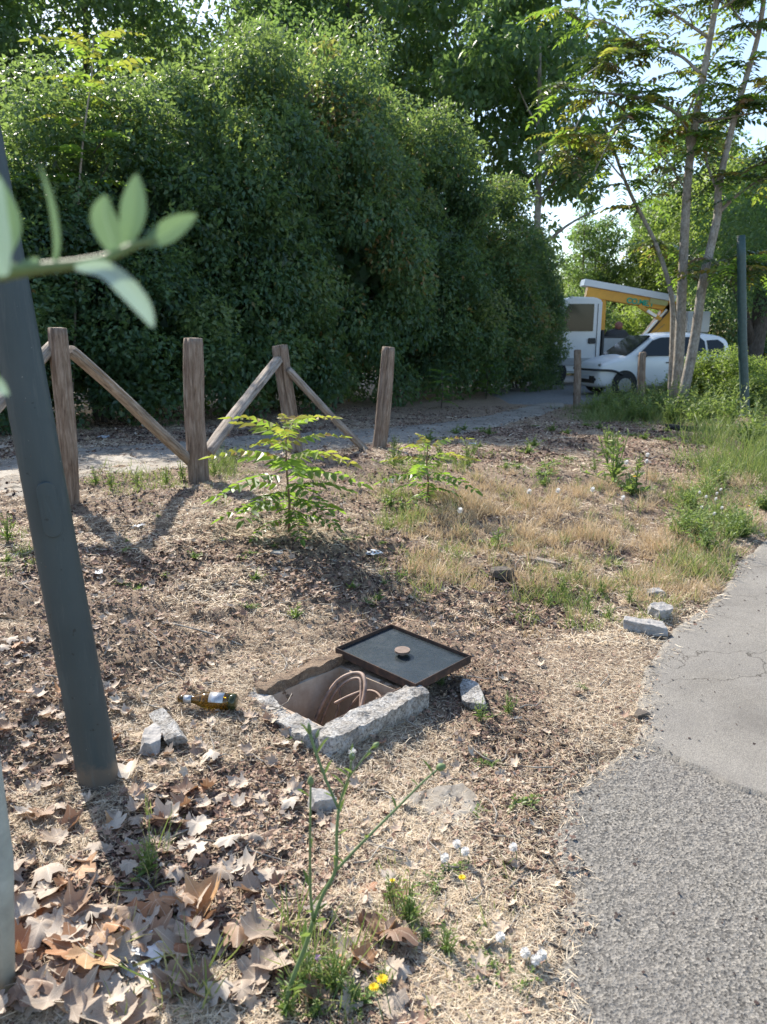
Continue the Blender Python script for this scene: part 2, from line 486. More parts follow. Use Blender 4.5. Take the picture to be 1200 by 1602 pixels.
# steel lid
m, n, p = mat_new('lid_steel')
co = coords(n); b = noise(n, 7, 5, 0.7, co, 0.8); f = noise(n, 80, 3, 0.7, co)
c = ramp(n, b, [(0.3, (0.012, 0.018, 0.022)), (0.55, (0.02, 0.028, 0.033)), (0.72, (0.045, 0.052, 0.055)), (0.86, (0.13, 0.09, 0.065))])
n.links.new(c, p.inputs['Base Color']); n.links.new(ramp(n, f, [(0.3, (0.2, 0.2, 0.2)), (0.7, (0.38, 0.38, 0.38))]), p.inputs['Roughness'])
bump(n, p, f, 0.15, 0.002)
M['lid'] = m
m, n, p = mat_new('rusty_steel')
co = coords(n); b = noise(n, 22, 5, 0.7, co)
c = ramp(n, b, [(0.3, (0.02, 0.015, 0.014)), (0.55, (0.06, 0.034, 0.024)), (0.75, (0.16, 0.08, 0.045))])
n.links.new(c, p.inputs['Base Color']); p.inputs['Roughness'].default_value = 0.85; bump(n, p, b, 0.6, 0.003)
M['rust'] = m
M['knob'] = m_plain('worn_rusty_knob', (0.17, 0.12, 0.095), 0.7, 0, 0.3, 40)
# painted pole
m, n, p = mat_new('pole_paint')
co = coords(n)
b = noise(n, 3, 4, 0.6, co); s = noise(n, 34, 2, 0.5, co); sp2 = noise(n, 150, 1, 0.4, co)
c = ramp(n, b, [(0.3, (0.024, 0.042, 0.048)), (0.7, (0.04, 0.06, 0.066))])
c = mixc(n, c, (0.012, 0.02, 0.024), ramp(n, s, [(0.7, (0, 0, 0)), (0.73, (1, 1, 1))]))
c = mixc(n, c, (0.5, 0.5, 0.45), ramp(n, sp2, [(0.81, (0, 0, 0)), (0.83, (1, 1, 1))]))
sx = nd(n, 'ShaderNodeSeparateXYZ'); n.links.new(co, sx.inputs[0])
hz_ = nd(n, 'ShaderNodeMath', operation='MULTIPLY_ADD'); n.links.new(noise(n, 22, 4, 0.7, co), hz_.inputs[0]); hz_.inputs[1].default_value = -.1; n.links.new(sx.outputs['Z'], hz_.inputs[2])
c = mixc(n, (0.11, 0.09, 0.07), c, ramp(n, hz_.outputs[0], [(0.0, (0.2, 0.2, 0.2)), (0.03, (1, 1, 1))]))
stv = noise(n, 12, 5, 0.7, coords(n, 'Object', (5, 5, .35)))
c = mixc(n, c, (0.11, 0.125, 0.12), ramp(n, stv, [(0.55, (0, 0, 0)), (0.75, (0.5, 0.5, 0.5))]))
c = mixc(n, c, (0.16, 0.07, 0.03), ramp(n, noise(n, 60, 5, 0.75, co), [(0.7, (0, 0, 0)), (0.73, (0.9, 0.9, 0.9))]))
n.links.new(c, p.inputs['Base Color']); n.links.new(ramp(n, stv, [(0.3, (0.4, 0.4, 0.4)), (0.7, (0.65, 0.65, 0.65))]), p.inputs['Roughness']); bump(n, p, s, 0.1, 0.002)
M['pole'] = m
M['pole_green'] = m_plain('dark_green_pole_paint', (0.035, 0.07, 0.065), 0.5, 0, 0.25)
M['pole_pale'] = m_plain('pale_pole_paint', (0.33, 0.36, 0.33), 0.6, 0, 0.2)
M['cable'] = m_plain('cable_sheath', (0.25, 0.17, 0.13), 0.6, 0, 0.5, 30)
M['wire'] = m_plain('overhead_wire', (0.2, 0.23, 0.22), 0.6)
M['stone'] = m_plain('grey_stone', (0.3, 0.285, 0.27), 0.85, 0, 0.3, 30, 0.8, 0.006)
M['stone_dark'] = m_plain('dark_stone', (0.09, 0.075, 0.062), 0.9, 0, 0.4, 30, 0.8, 0.006)
M['white_paint'] = m_plain('white_car_paint', (0.74, 0.76, 0.78), 0.25, 0, 0.03, 3, 0)
M['grey_panel'] = m_plain('grey_metal_panel', (0.36, 0.38, 0.4), 0.5, 0, 0.1, 6, 0)
M['black'] = m_plain('black_plastic', (0.02, 0.021, 0.023), 0.45, 0, 0.2, 10, 0)
M['tyre'] = m_plain('tyre_rubber', (0.022, 0.022, 0.023), 0.85)
M['chassis'] = m_plain('dark_chassis', (0.05, 0.05, 0.052), 0.7)
M['orange'] = m_plain('orange_yellow_paint', (0.85, 0.4, 0.03), 0.4, 0, 0.1, 5, 0)
M['yellow'] = m_plain('pale_yellow_paint', (0.55, 0.5, 0.2), 0.5, 0, 0.1, 5, 0)
M['green_text'] = m_plain('green_lettering', (0.02, 0.42, 0.26), 0.5, 0, 0.05, 5, 0)
M['steel'] = m_plain('bare_steel', (0.55, 0.55, 0.55), 0.35, 0.8, 0.05, 5, 0)
M['teal'] = m_plain('teal_plastic', (0.03, 0.32, 0.42), 0.5, 0, 0.1, 5, 0)
M['white_flower'] = m_leaf('white_fluff', [(0, (0.75, 0.75, 0.74)), (1, (0.85, 0.85, 0.85))], 0.4, (0.8, 0.8, 0.8), 0.9)
M['yellow_flower'] = m_leaf('yellow_petals', [(0, (0.8, 0.58, 0.02)), (1, (0.85, 0.68, 0.03))], 0.3, (0.9, 0.7, 0.05), 0.7)
M['purple_flower'] = m_leaf('purple_petals', [(0, (0.35, 0.2, 0.42)), (1, (0.45, 0.3, 0.5))], 0.3, (0.6, 0.4, 0.7), 0.7)
M['plastic_white'] = m_leaf('pale_plastic_film', [(0, (0.62, 0.68, 0.74)), (1, (0.78, 0.82, 0.86))], 0.3, (0.7, 0.8, 0.9), 0.35)
# glass
m, n, p = mat_new('window_glass')
p.inputs['Base Color'].default_value = (0.012, 0.017, 0.02, 1); p.inputs['Roughness'].default_value = 0.08; p.inputs['Specular IOR Level'].default_value = 0.35
M['glass'] = m
m, n, p = mat_new('bottle_glass')
p.inputs['Base Color'].default_value = (0.22, 0.13, 0.008, 1); p.inputs['Roughness'].default_value = 0.06; p.inputs['Transmission Weight'].default_value = 0.85; p.inputs['IOR'].default_value = 1.48
M['bottle'] = m
M['label'] = m_plain('silver_paper_label', (0.42, 0.43, 0.45), 0.3, 0.5, 0.12, 60, 0.2)
m, n, p = mat_new('bottle_base_glass')
p.inputs['Base Color'].default_value = (0.03, 0.035, 0.01, 1); p.inputs['Roughness'].default_value = 0.1
M['bottle_dark'] = m

# ------------------------------------------------------------------ ground
def graded(segs):
    out = []
    for a, b, s in segs:
        k = max(1, int(round((b - a) / s))); out += list(np.linspace(a, b, k, endpoint=False))
    out.append(segs[-1][1]); return np.array(out)
def grow(a, b, s0, g=1.18):
    out = [a]; s = s0
    while (out[-1] < b): out.append(out[-1] + s); s *= g
    return np.array(out[1:])
def gridmesh(name, xs, ys, zf, drop=None, smooth=True):
    X, Y = np.meshgrid(xs, ys)
    Z = zf(X, Y)
    V = np.stack([X, Y, Z], -1).reshape(-1, 3)
    nx, ny = len(xs), len(ys)
    i = np.arange(ny - 1)[:, None] * nx + np.arange(nx - 1)[None]
    F = np.stack([i, i + 1, i + nx + 1, i + nx], -1).reshape(-1, 4)
    if drop is not None:
        cx = V[F][:, :, 0].mean(1); cy = V[F][:, :, 1].mean(1)
        F = F[~drop(cx, cy)]
    return mk(name, V, F, None, smooth)

xs = np.concatenate([-grow(3.0, 170, 0.05)[::-1], graded([(-3.0, 3.0, 0.022)]), grow(3.0, 170, 0.05)])
ys = np.concatenate([-grow(-1.0, 30, 0.2)[::-1] * 1.0, graded([(-1.0, 1.0, 0.1), (1.0, 6.5, 0.022), (6.5, 12, 0.07)]), grow(12, 260, 0.12)])
ys = np.unique(np.round(ys[(ys > -30)], 5))
REC = (-0.235, 0.235, -0.26, 0.30)     # recess cut in the ground: u0,u1,v0,v1
def in_pit(x, y):
    u, v = pit_uv(x, y)
    return (u > REC[0]) & (u < REC[1]) & (v > REC[2]) & (v < REC[3])
g = link('ground', gridmesh('ground', xs, ys, G, in_pit), M['soil'])
tag(g, kind='structure')

# asphalt of the path at the right
def patch_m(x, y):
    # > 0 on the smoother top layer, < 0 where it has broken away to rough aggregate
    a = Pz(976, 1162, 0); b = Pz(1200, 1262, 0)
    dx, dy = b[0] - a[0], b[1] - a[1]; L = math.hypot(dx, dy)
    s = ((x - a[0]) * (-dy) + (y - a[1]) * dx) / L
    far = np.maximum(s, (x - 1.02) * 0.7 - np.maximum(y - 1.5, 0) * 0.9)
    return far + 0.10 * (fbm(x, y, 7, 3, 51) - 0.5) + 0.05 * (fbm(x, y, 2, 2, 3) - 0.5)
def z_rough(x, y):
    d = -edge_d(x, y) + 0.1 * (fbm(x, y, 9, 2, 77) - 0.5)
    agg = np.abs(vnoise(x * 95, y * 95, 9) - 0.5) * 0.008 + vnoise(x * 60, y * 60, 12) * 0.003
    return -0.004 + agg + 0.008 * (fbm(x, y, 3, 2, 8) - 0.5) - 0.06 * (1 - sstep((d + 0.05) / 0.1))
def z_smooth(x, y):
    d = -edge_d(x, y) + 0.09 * (fbm(x, y, 5, 3, 91) - 0.5)
    m = patch_m(x, y)
    return 0.014 + 0.006 * (fbm(x, y, 2.5, 3, 61) - 0.5) - 0.035 * (1 - sstep(m / 0.02)) - 0.05 * (1 - sstep((d + 0.03) / 0.07))
xr = np.concatenate([graded([(0.1, 1.9, 0.007)]), grow(1.9, 3.2, 0.02)])
yr = np.concatenate([graded([(-1.5, 1.25, 0.15), (1.25, 2.95, 0.007)])])
o = link('rough_asphalt', gridmesh('rough_asphalt', xr, yr, z_rough), M['asphalt_rough'])
tag(o, kind='structure')
xs2 = np.concatenate([graded([(0.3, 3.4, 0.016)]), grow(3.4, 30, 0.05)])
ys2 = np.concatenate([graded([(-1.5, 1.25, 0.1), (1.25, 6.4, 0.016)]), grow(6.4, 22, 0.05)])
o = link('path', gridmesh('path', xs2, ys2, z_smooth), M['asphalt'])
tag(o, kind='structure')

# concrete footpath behind the fence, and the street beyond
near = [(-260, 810), (0, 790), (60, 782), (130, 762), (250, 752), (330, 735), (560, 706), (700, 691), (830, 656), (885, 638)]
far = [(-260, 722), (0, 712), (120, 700), (260, 690), (380, 680), (520, 672), (610, 668), (700, 658), (800, 641), (872, 622)]
def resample(P, n):
    P = np.array([[q.x, q.y] for q in P]); s = np.r_[0, np.cumsum(np.linalg.norm(np.diff(P, axis=0), axis=1))]
    t = np.linspace(0, s[-1], n); return np.stack([np.interp(t, s, P[:, 0]), np.interp(t, s, P[:, 1])], 1)
A = resample([PG(*q) for q in near], 240); B = resample([PG(*q) for q in far], 240)
ks = np.linspace(0, 1, 22)
PX = A[None] * (1 - ks[:, None, None]) + B[None] * ks[:, None, None]
wob = 0.12 * (fbm(PX[..., 0], PX[..., 1], 2.2, 3, 5) - 0.5) * np.where(np.abs(ks - 0.5) > 0.45, 1, 0)[:, None]
PX[..., 1] += wob
ed_ = np.minimum(ks, 1 - ks)[:, None] + .22 * (fbm(PX[..., 0], PX[..., 1], 1.6, 3, 15) - .5)
Z = G(PX[..., 0], PX[..., 1]) + 0.016 * sstep(ed_ / .3) - .012 * (1 - sstep(ed_ / .12))
edge_drop = np.where((ks < 0.01) | (ks > 0.99), -0.06, 0.0)[:, None]
Z = Z + edge_drop
V = np.stack([PX[..., 0], PX[..., 1], Z], -1).reshape(-1, 3)
i = np.arange(21)[:, None] * 240 + np.arange(239)[None]
F = np.stack([i, i + 1, i + 241, i + 240], -1).reshape(-1, 4)
o = link('pavement', mk('pavement', V, F, None, True), M['footpath']); tag(o, kind='structure')
def street_z(x, y): return G0(x, y) + 0.04
o = link('road', gridmesh('road', np.linspace(2.5, 60, 120), np.linspace(17.3, 31, 60), lambda x, y: street_z(x, y) - .1 * (1 - sstep((y - 17.3 + .5 * (fbm(x, y, 1.2, 3, 4) - .4)) / .4)) - .1 * (1 - sstep((x - 2.5) / .4))), M['street'])
tag(o, kind='structure')

# ------------------------------------------------------------------ scatter of straw and crumbs
def sample_ground(n, y0, y1, power=1.6, margin=0.25, xmax=None):
    u = rng.random(n)
    a = 1 - power
    y = (y0 ** a + u * (y1 ** a - y0 ** a)) ** (1 / a) if abs(a) > 1e-6 else y0 * (y1 / y0) ** u
    half = 0.52 * (y * cp + 1.3 * sp) + margin
    x = (rng.random(n) * 2 - 1) * half
    d = edge_d(x, y)
    spill = d + 0.03 - 0.35 * rng.random(n) ** 5 + 0.12 * (fbm(x, y, 4, 3, 66) - 0.5)
    spill = np.where(d < 0, d + 0.1 * rng.random(n) ** 3 + 0.16 * (fbm(x, y, 4, 3, 66) - 0.5), 1)
    keep = (spill > 0.0) & ~in_pit(x, y)
    return x[keep], y[keep]
def lay(n, x, y, zoff, tilt=0.35):
    th = rng.random(len(x)) * 2 * np.pi
    d = np.stack([np.cos(th), np.sin(th), rng.normal(0, tilt * 0.5, len(x))], 1)
    nn = np.stack([rng.normal(0, tilt, len(x)), rng.normal(0, tilt, len(x)), np.ones(len(x))], 1)
    z = G(x, y)
    e = edge_d(x, y) < 0.15
    z = np.where(e, np.maximum(z, np.where((y < 2.95), np.maximum(z_rough(x, y), z_smooth(x, y)), z_smooth(x, y)) - .001), z) + zoff
    return np.stack([x, y, z], 1), frames(d, nn)
# straw
sv = [(-.5, 0, 0), (.5, 0, 0), (.5, .35, .06), (-.5, .35, .06), (.45, .7, .05), (-.45, .7, .05), (.2, 1, -.02), (-.2, 1, -.02)]
sf = [(0, 1, 2, 3), (3, 2, 4, 5), (5, 4, 6, 7)]
def straw(n, y0, y1, L, W, name, power=1.6):
    x, y = sample_ground(n, y0, y1, power)
    pn = 0.5 + (fbm(x, y, 2.3, 4, 42) - 0.5) * 1.9; en = np.exp(-np.maximum(edge_d(x, y), 0) / 0.35)
    dens = sstep((pn - 0.36) / 0.25) * 0.85 + 0.12 + 0.6 * en
    k = rng.random(len(x)) < dens
    x, y = x[k], y[k]
    # kept off the footpath
    pos, rot = lay(0, x, y, rng.random(len(x)) * 0.012 + 0.001)
    s = np.stack([W * (0.4 + 1.1 * rng.random(len(x)) ** 2), L * (0.35 + rng.random(len(x))), L * rng.normal(0, 0.6, len(x))], 1)
    t = np.clip(rng.normal(0.66, 0.24, len(x)) + 0.25 * (pn[k] - 0.5) + 0.1 * en[k], 0, 1)
    o = link(name, scatter(name, sv, sf, pos, rot, s, t), M['straw']); tag(o, kind='stuff')
straw(250000, 1.35, 3.6, 0.032, 0.0015, 'straw_litter', 1.6)
straw(90000, 3.6, 7.6, 0.05, 0.0034, 'straw_litter', 1.8)
straw(60000, 7.4, 15, 0.07, 0.006, 'straw_litter', 1.3)
# crumbs of leaves
fv = [(0, 0, 0), (.5, .1, .12), (.75, .6, .0), (.25, 1, .15), (-.3, .85, .02), (-.45, .3, .16)]
ff = [(0, 1, 2, 3), (0, 3, 4, 5)]
def crumbs(n, y0, y1, sz, name, power=1.6, allow=None):
    x, y = sample_ground(n, y0, y1, power)
    pn = 0.5 + (fbm(x, y, 2.3, 4, 42) - 0.5) * 1.9
    dens = 0.22 + 0.78 * (1 - sstep((pn - 0.38) / 0.25))
    k = rng.random(len(x)) < dens
    x, y = x[k], y[k]
    pos, rot = lay(0, x, y, rng.random(len(x)) * 0.009, 0.5)
    s = sz * (0.3 + rng.random(len(x)) ** 2 * 1.3)
    pn2 = fbm(x, y, 2.6, 2, 71)
    t = np.clip(rng.normal(0.43, 0.26, len(x)) + 0.7 * (pn2 - 0.5), 0, 1)
    o = link(name, scatter(name, fv, ff, pos, rot, s, t), M['fragment']); tag(o, kind='stuff')
crumbs(130000, 1.35, 3.8, 0.0105, 'leaf_debris')
crumbs(80000, 3.8, 8.0, 0.0155, 'leaf_debris', 1.8)
crumbs(110000, 7.6, 17.0, 0.024, 'leaf_debris', 1.2)
# grit on the asphalt
n = 900
y = 1.4 + rng.random(n) ** 1.5 * 3.5; x = edge_x(y) + rng.random(n) ** 2.5 * 1.0
pos = np.stack([x, y, np.maximum(z_rough(x, y), z_smooth(x, y)) + 0.003], 1)
th = rng.random(n) * 6.28
rot = frames(np.stack([np.cos(th), np.sin(th), rng.normal(0, .2, n)], 1), np.stack([rng.normal(0, .3, n), rng.normal(0, .3, n), np.ones(n)], 1))
o = link('grit', scatter('grit', fv, ff, pos, rot, 0.002 + rng.random(n) ** 4 * 0.010, rng.random(n) * 0.2), M['fragment']); tag(o, kind='stuff')

# ------------------------------------------------------------------ grass
bv = [(-.5, 0, 0), (.5, 0, 0), (.42, .4, .04), (-.42, .4, .04), (.3, .75, .14), (-.3, .75, .14), (.04, 1, .3), (-.04, 1, .3)]
bf = [(0, 1, 2, 3), (3, 2, 4, 5), (5, 4, 6, 7)]
def blades(n, cx, cy, r, h, lean=0.45, wd=0.003):
    lean = lean * (0.6 + 1.3 * random.random())
    a = rng.random(n) * 2 * np.pi; q = np.sqrt(rng.random(n)) * r
    x = cx + np.cos(a) * q; y = cy + np.sin(a) * q
    d = np.stack([rng.normal(0, lean, n), rng.normal(0, lean, n), np.ones(n)], 1)
    b = rng.random(n) * 2 * np.pi
    nn = np.stack([np.cos(b), np.sin(b), np.zeros(n)], 1)
    s = np.stack([wd * (0.6 + rng.random(n)), h * (0.4 + 0.8 * rng.random(n)), h * (0.2 + rng.random(n))], 1)
    return np.stack([x, y, G(x, y) - 0.004], 1), frames(d, nn), s
def grass_obj(name, patches, mat, tmu, tsd):
    P, Rr, Sc, T = [], [], [], []
    for (cx, cy, r, n, h, wd) in patches:
        a, b, c = blades(n, cx, cy, r, h, 0.45, wd); P.append(a); Rr.append(b); Sc.append(c)
        T.append(np.clip(rng.normal(tmu, tsd, n) + rng.normal(0, 0.1), 0, 1))
    P = np.concatenate(P)
    ok = (edge_d(P[:, 0], P[:, 1]) > -0.01) & ~in_pit(P[:, 0], P[:, 1])
    o = link(name, scatter(name, bv, bf, P[ok], np.concatenate(Rr)[ok], np.concatenate(Sc)[ok], np.concatenate(T)[ok]), mat)
    tag(o, kind='stuff'); return o
def region(npatch, x0, x1, y0, y1, r, n, h, wd):
    out = []
    for _ in range(npatch):
        q = PG(random.uniform(x0, x1), random.uniform(y0, y1)); out.append((q.x, q.y, r * random.uniform(.6, 1.4), n, h * random.uniform(.6, 1.3), wd))
    return out
# dried band in the middle right
dry = region(170, 640, 1130, 765, 935, 0.07, 50, 0.11, 0.003) + region(100, 720, 1190, 745, 870, 0.08, 55, 0.15, 0.0033) + region(60, 1000, 1150, 850, 960, .05, 40, .09, .003) + region(60, 560, 1100, 850, 1000, .05, 22, .06, .0026) + region(26, 560, 800, 770, 850, .12, 50, .07, .003)
grass_obj('dry_grass', dry, M['drygrass'], 0.55, 0.28)
gr = region(150, 620, 1150, 750, 950, 0.05, 16, 0.11, 0.003) + (region(34, 820, 1060, 880, 985, 0.09, 60, 0.085, 0.0035) + region(26, 1040, 1190, 760, 910, 0.12, 60, 0.15, 0.004)
      + region(14, 600, 720, 740, 830, 0.1, 50, 0.12, 0.004) + region(14, 130, 290, 735, 775, .15, 35, .09, .004) + region(12, 310, 400, 700, 745, .12, 60, .16, .004)
      + region(16, 560, 760, 830, 960, 0.06, 25, 0.07, 0.0035) + region(12, 0, 60, 820, 900, .07, 30, .06, .0035)
      + region(14, 330, 640, 740, 800, .12, 40, .08, .003))
grass_obj('green_grass', gr, M['grass'], 0.5, 0.25)
tall = (region(34, 1080, 1230, 665, 760, 0.35, 90, 0.3, 0.006) + region(30, 930, 1060, 632, 668, 0.4, 90, 0.26, 0.006) + region(22, 1000, 1110, 615, 655, 0.5, 120, 0.38, 0.008)
        + region(14, 860, 940, 640, 662, .3, 50, .13, .005) + region(26, 660, 1080, 680, 760, .22, 22, .08, .004))
grass_obj('tall_grass', tall, M['grass'], 0.35, 0.22)
# foreground blades, thin
fg = region(12, 430, 660, 1440, 1600, .05, 14, .13, .0035) + region(10, 170, 330, 1480, 1600, .04, 9, .12, .004) + region(10, 600, 860, 1330, 1600, .05, 16, .06, .0025) + region(5, 220, 260, 1290, 1390, .015, 8, .12, .003)
grass_obj('foreground_grass', fg, M['grass'], 0.6, 0.2)

# ------------------------------------------------------------------ pit, lid and cables
pz = G0(PIT.x, PIT.y) + 0.035
pit = empty('inspection_pit', (PIT.x, PIT.y, pz), 'open concrete utility pit in the ground with broken raised rim and cables inside', 'utility pit')
pit.rotation_euler = (0, 0, math.atan2(U.y, U.x))
# local: x along U (towards lower right), y along V (away, right)
HU, HV, DEP = 0.18, 0.205, 0.5
mb = MB(); t = 0.03
mb.box(-HU - t, -HV - t, -DEP, -HU, HV + t, -.012); mb.box(HU, -HV - t, -DEP, HU + t, HV + t, -.012)
mb.box(-HU, -HV - t, -DEP, HU, -HV, -.012); mb.box(-HU, HV, -DEP, HU, HV + t, -.012)
mb.obj('wall', M['pitwall'], pit)
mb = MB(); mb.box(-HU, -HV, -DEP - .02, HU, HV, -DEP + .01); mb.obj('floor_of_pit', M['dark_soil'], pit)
def rough_box(name, mat, parent, x0, y0, z0, x1, y1, z1, amp, seed, loc=None, res=0.018, taper=0.0):
    import bmesh
    bm = bmesh.new()
    nx, ny, nz = [max(2, int(abs(b - a) / res)) for a, b in ((x0, x1), (y0, y1), (z0, z1))]
    bmesh.ops.create_cube(bm, size=1)
    me = bpy.data.meshes.new(name)
    # grid faces of a box
    V = []; F = []; idx = {}
    def vid(i, j, k):
        if (i, j, k) not in idx:
            idx[(i, j, k)] = len(V)
            V.append((x0 + (x1 - x0) * i / nx, y0 + (y1 - y0) * j / ny, z0 + (z1 - z0) * k / nz))
        return idx[(i, j, k)]
    for i in range(nx):
        for j in range(ny):
            for k in (0, nz): F.append([vid(i, j, k), vid(i + 1, j, k), vid(i + 1, j + 1, k), vid(i, j + 1, k)])
    for i in range(nx):
        for k in range(nz):
            for j in (0, ny): F.append([vid(i, j, k), vid(i + 1, j, k), vid(i + 1, j, k + 1), vid(i, j, k + 1)])
    for j in range(ny):
        for k in range(nz):
            for i in (0, nx): F.append([vid(i, j, k), vid(i, j + 1, k), vid(i, j + 1, k + 1), vid(i, j, k + 1)])
    bm.free()
    A = np.array(V); c = A.mean(0); h = (A.max(0) - A.min(0)) / 2
    q = (A - c) / h
    rr = np.linalg.norm(q, axis=1)
    # pull the corners in, then crumble
    A = c + (A - c) * (1 - 0.10 * np.clip(rr - 1.05, 0, 1))[:, None]
    for ax in range(3):
        A[:, ax] += amp * 1.6 * (fbm(A[:, (ax + 1) % 3] + A[:, ax] * .7, A[:, (ax + 2) % 3] - A[:, ax] * .6, 7, 2, seed + 50 + ax * 5) - 0.5) * 2
        A[:, ax] += amp * (fbm(A[:, (ax + 1) % 3] * 1.0 + A[:, ax] * .7, A[:, (ax + 2) % 3] - A[:, ax] * .6, 22, 3, seed + ax * 7) - 0.5) * 2
    me.from_pydata([tuple(v) for v in A], [], F)
    bm = bmesh.new(); bm.from_mesh(me); bmesh.ops.recalc_face_normals(bm, faces=bm.faces); bm.to_mesh(me); bm.free()
    o = link(name, me, mat, parent, loc); return o
rough_box('rim', M['concrete'], pit, HU + 0.012, -HV - 0.075, -0.16, HU + 0.112, HV + 0.05, 0.02, 0.013, 3, None, .0085)
rough_box('rim', M['concrete'], pit, -HU - 0.12, -HV - 0.105, -0.14, HU + 0.03, -HV - 0.008, 0.012, 0.013, 13, None, .0085)
rough_box('earth_edge', M['soil'], pit, -HU - .085, -HV - .03, -.1, -HU - .012, HV + .1, .03, .012, 71, None, .01)
rough_box('earth_edge', M['soil'], pit, -HU - .03, HV + .012, -.1, HU + .05, HV + .1, -.012, .01, 73, None, .01)
# thin steel angle along the near rim
mb = MB(); mb.box(HU - .006, -HV, -.03, HU + .001, HV, .008); mb.obj('steel_edge', M['rust'], pit)
def L(u, v, z): return (u, v, z)
def cable(name, pts, r, label):
    P = smooth_path(pts, 8); mb = MB(); mb.tube(P, r, 8)
    o = mb.obj(name, M['cable'], None, True)
    o.location = (PIT.x, PIT.y, pz); o.rotation_euler = (0, 0, pit.rotation_euler.z)
    tag(o, label, 'cable'); return o
cable('cable', [L(-.12, -.1, -.45), L(-.13, .0, -.2), L(-.10, .1, -.03), L(-.02, .16, .025), L(.05, .13, -.0), L(.09, .05, -.1), L(.11, -.05, -.25), L(.1, -.12, -.42)], 0.0085, 'thick pale cable arching up out of the open pit, the highest loop')
cable('cable', [L(-.11, -.085, -.45), L(-.12, .02, -.22), L(-.085, .1, -.05), L(-.01, .145, .01), L(.04, .115, -.02), L(.1, .03, -.12), L(.135, -.1, -.22), L(.12, -.15, -.42)], 0.006, 'thinner cable running just under the highest loop in the open pit')
cable('cable', [L(.12, .13, -.03), L(.135, .11, -.07), L(.14, .05, -.13), L(.15, -.02, -.17), L(.13, -.12, -.2), L(.1, -.19, -.3)], 0.0075, 'cut cable end curving up at the right side of the pit')
cable('cable', [L(.03, .125, -.03), L(-.02, .1, -.06), L(-.06, .06, -.09)], 0.0065, 'short straight stub of cable crossing the loops in the pit')
cable('cable', [L(-.02, -.15, -.08), L(-.03, -.1, -.2), L(-.0, -.02, -.34), L(.06, .1, -.42)], 0.004, 'thin dark cable hanging at the left corner of the pit')

cable('cable', [L(-.1, .02, -.4), L(-.07, .1, -.2), L(.0, .17, -.06), L(.1, .17, -.05), L(.15, .08, -.12), L(.14, -.06, -.28), L(.06, -.14, -.4)], .0055, 'low brown cable loop lying against the far wall of the pit')
cable('cable', [L(.05, -.17, -.1), L(-.01, -.12, -.12), L(-.05, -.02, -.2), L(-.02, .1, -.33), L(.06, .16, -.42)], .005, 'brown cable sagging across the near corner of the pit')
cable('cable', [L(-.15, .15, -.04), L(-.1, .13, -.1), L(-.08, .05, -.22), L(-.09, -.1, -.4)], .0045, 'thin cable hanging from the far left corner of the pit')
# lid
lidz = pz + 0.035
LT = empty('steel_lid', (0.0825, 3.165, lidz), 'black rusty edged steel tray lid with a round knob lying beside the open pit', 'pit lid')
LT.rotation_euler = (R(2.5), R(2), math.atan2(-.70, .71))
lx, ly, hh = .24, .178, .035
mb = MB(); mb.box(-lx + .004, -ly + .004, 0, lx - .004, ly - .004, .006); mb.obj('plate', M['lid'], LT)
mb = MB()
for a in ((-lx, -ly, lx, -ly + .005), (-lx, ly - .005, lx, ly), (-lx, -ly + .005, -lx + .005, ly - .005), (lx - .005, -ly + .005, lx, ly - .005)):
    mb.box(a[0], a[1], -.014, a[2], a[3], .022)
mb.obj('rim', M['rust'], LT, bevel=.001)
def disc(mb, x, y, z0, z1, r, n=24, r2=None):
    r2 = r2 or r
    V = [(x + r * math.cos(2 * math.pi * k / n), y + r * math.sin(2 * math.pi * k / n), z0) for k in range(n)] + \
        [(x + r2 * math.cos(2 * math.pi * k / n), y + r2 * math.sin(2 * math.pi * k / n), z1) for k in range(n)]
    mb.add(V, [tuple(range(n)), tuple(range(n, 2 * n))] + [(k, (k + 1) % n, (k + 1) % n + n, k + n) for k in range(n)])
mb = MB(); disc(mb, 0, 0, .0061, .022, .012); disc(mb, 0, 0, .022, .031, .034)
mb.obj('knob', M['knob'], LT)

# loose lumps of concrete and stones
def rock_mesh(name, sx, sy, sz, seed, amp):
    import bmesh
    r = np.random.default_rng(seed)
    bm = bmesh.new(); bmesh.ops.create_icosphere(bm, subdivisions=5, radius=1)
    me = bpy.data.meshes.new(name); bm.to_mesh(me); bm.free()
    A = np.empty(len(me.vertices) * 3); me.vertices.foreach_get('co', A); A = A.reshape(-1, 3)
    A /= np.linalg.norm(A, axis=1, keepdims=True)
    N_ = [(1, .12, .05), (-1, .1, -.08), (.1, 1, .1), (-.12, -1, .05), (0, .05, 1), (.05, -.06, -1)]; H = [.86, .88, .87, .85, .72, .8]
    for _ in range(7):
        v = r.normal(size=3); v /= np.linalg.norm(v); N_.append(tuple(v)); H.append(r.uniform(.82, 1.05))
    N_ = np.array(N_); N_ /= np.linalg.norm(N_, axis=1, keepdims=True); H = np.array(H)
    dt = A @ N_.T; rad = np.where(dt > .05, H / np.maximum(dt, .05), 9).min(1); rad = np.minimum(rad, 1.35)
    A = A * rad[:, None] * (np.array([sx, sy, sz]) / 2 / .86)
    f = 9
    for ax in range(3):
        A[:, ax] += amp * 1.2 * (fbm(A[:, (ax + 1) % 3] * f * 4 + seed, A[:, (ax + 2) % 3] * f * 4 + A[:, ax] * f * 3, 1, 4, seed + ax) - .5)
    me.vertices.foreach_set('co', A.ravel()); me.update(); return me
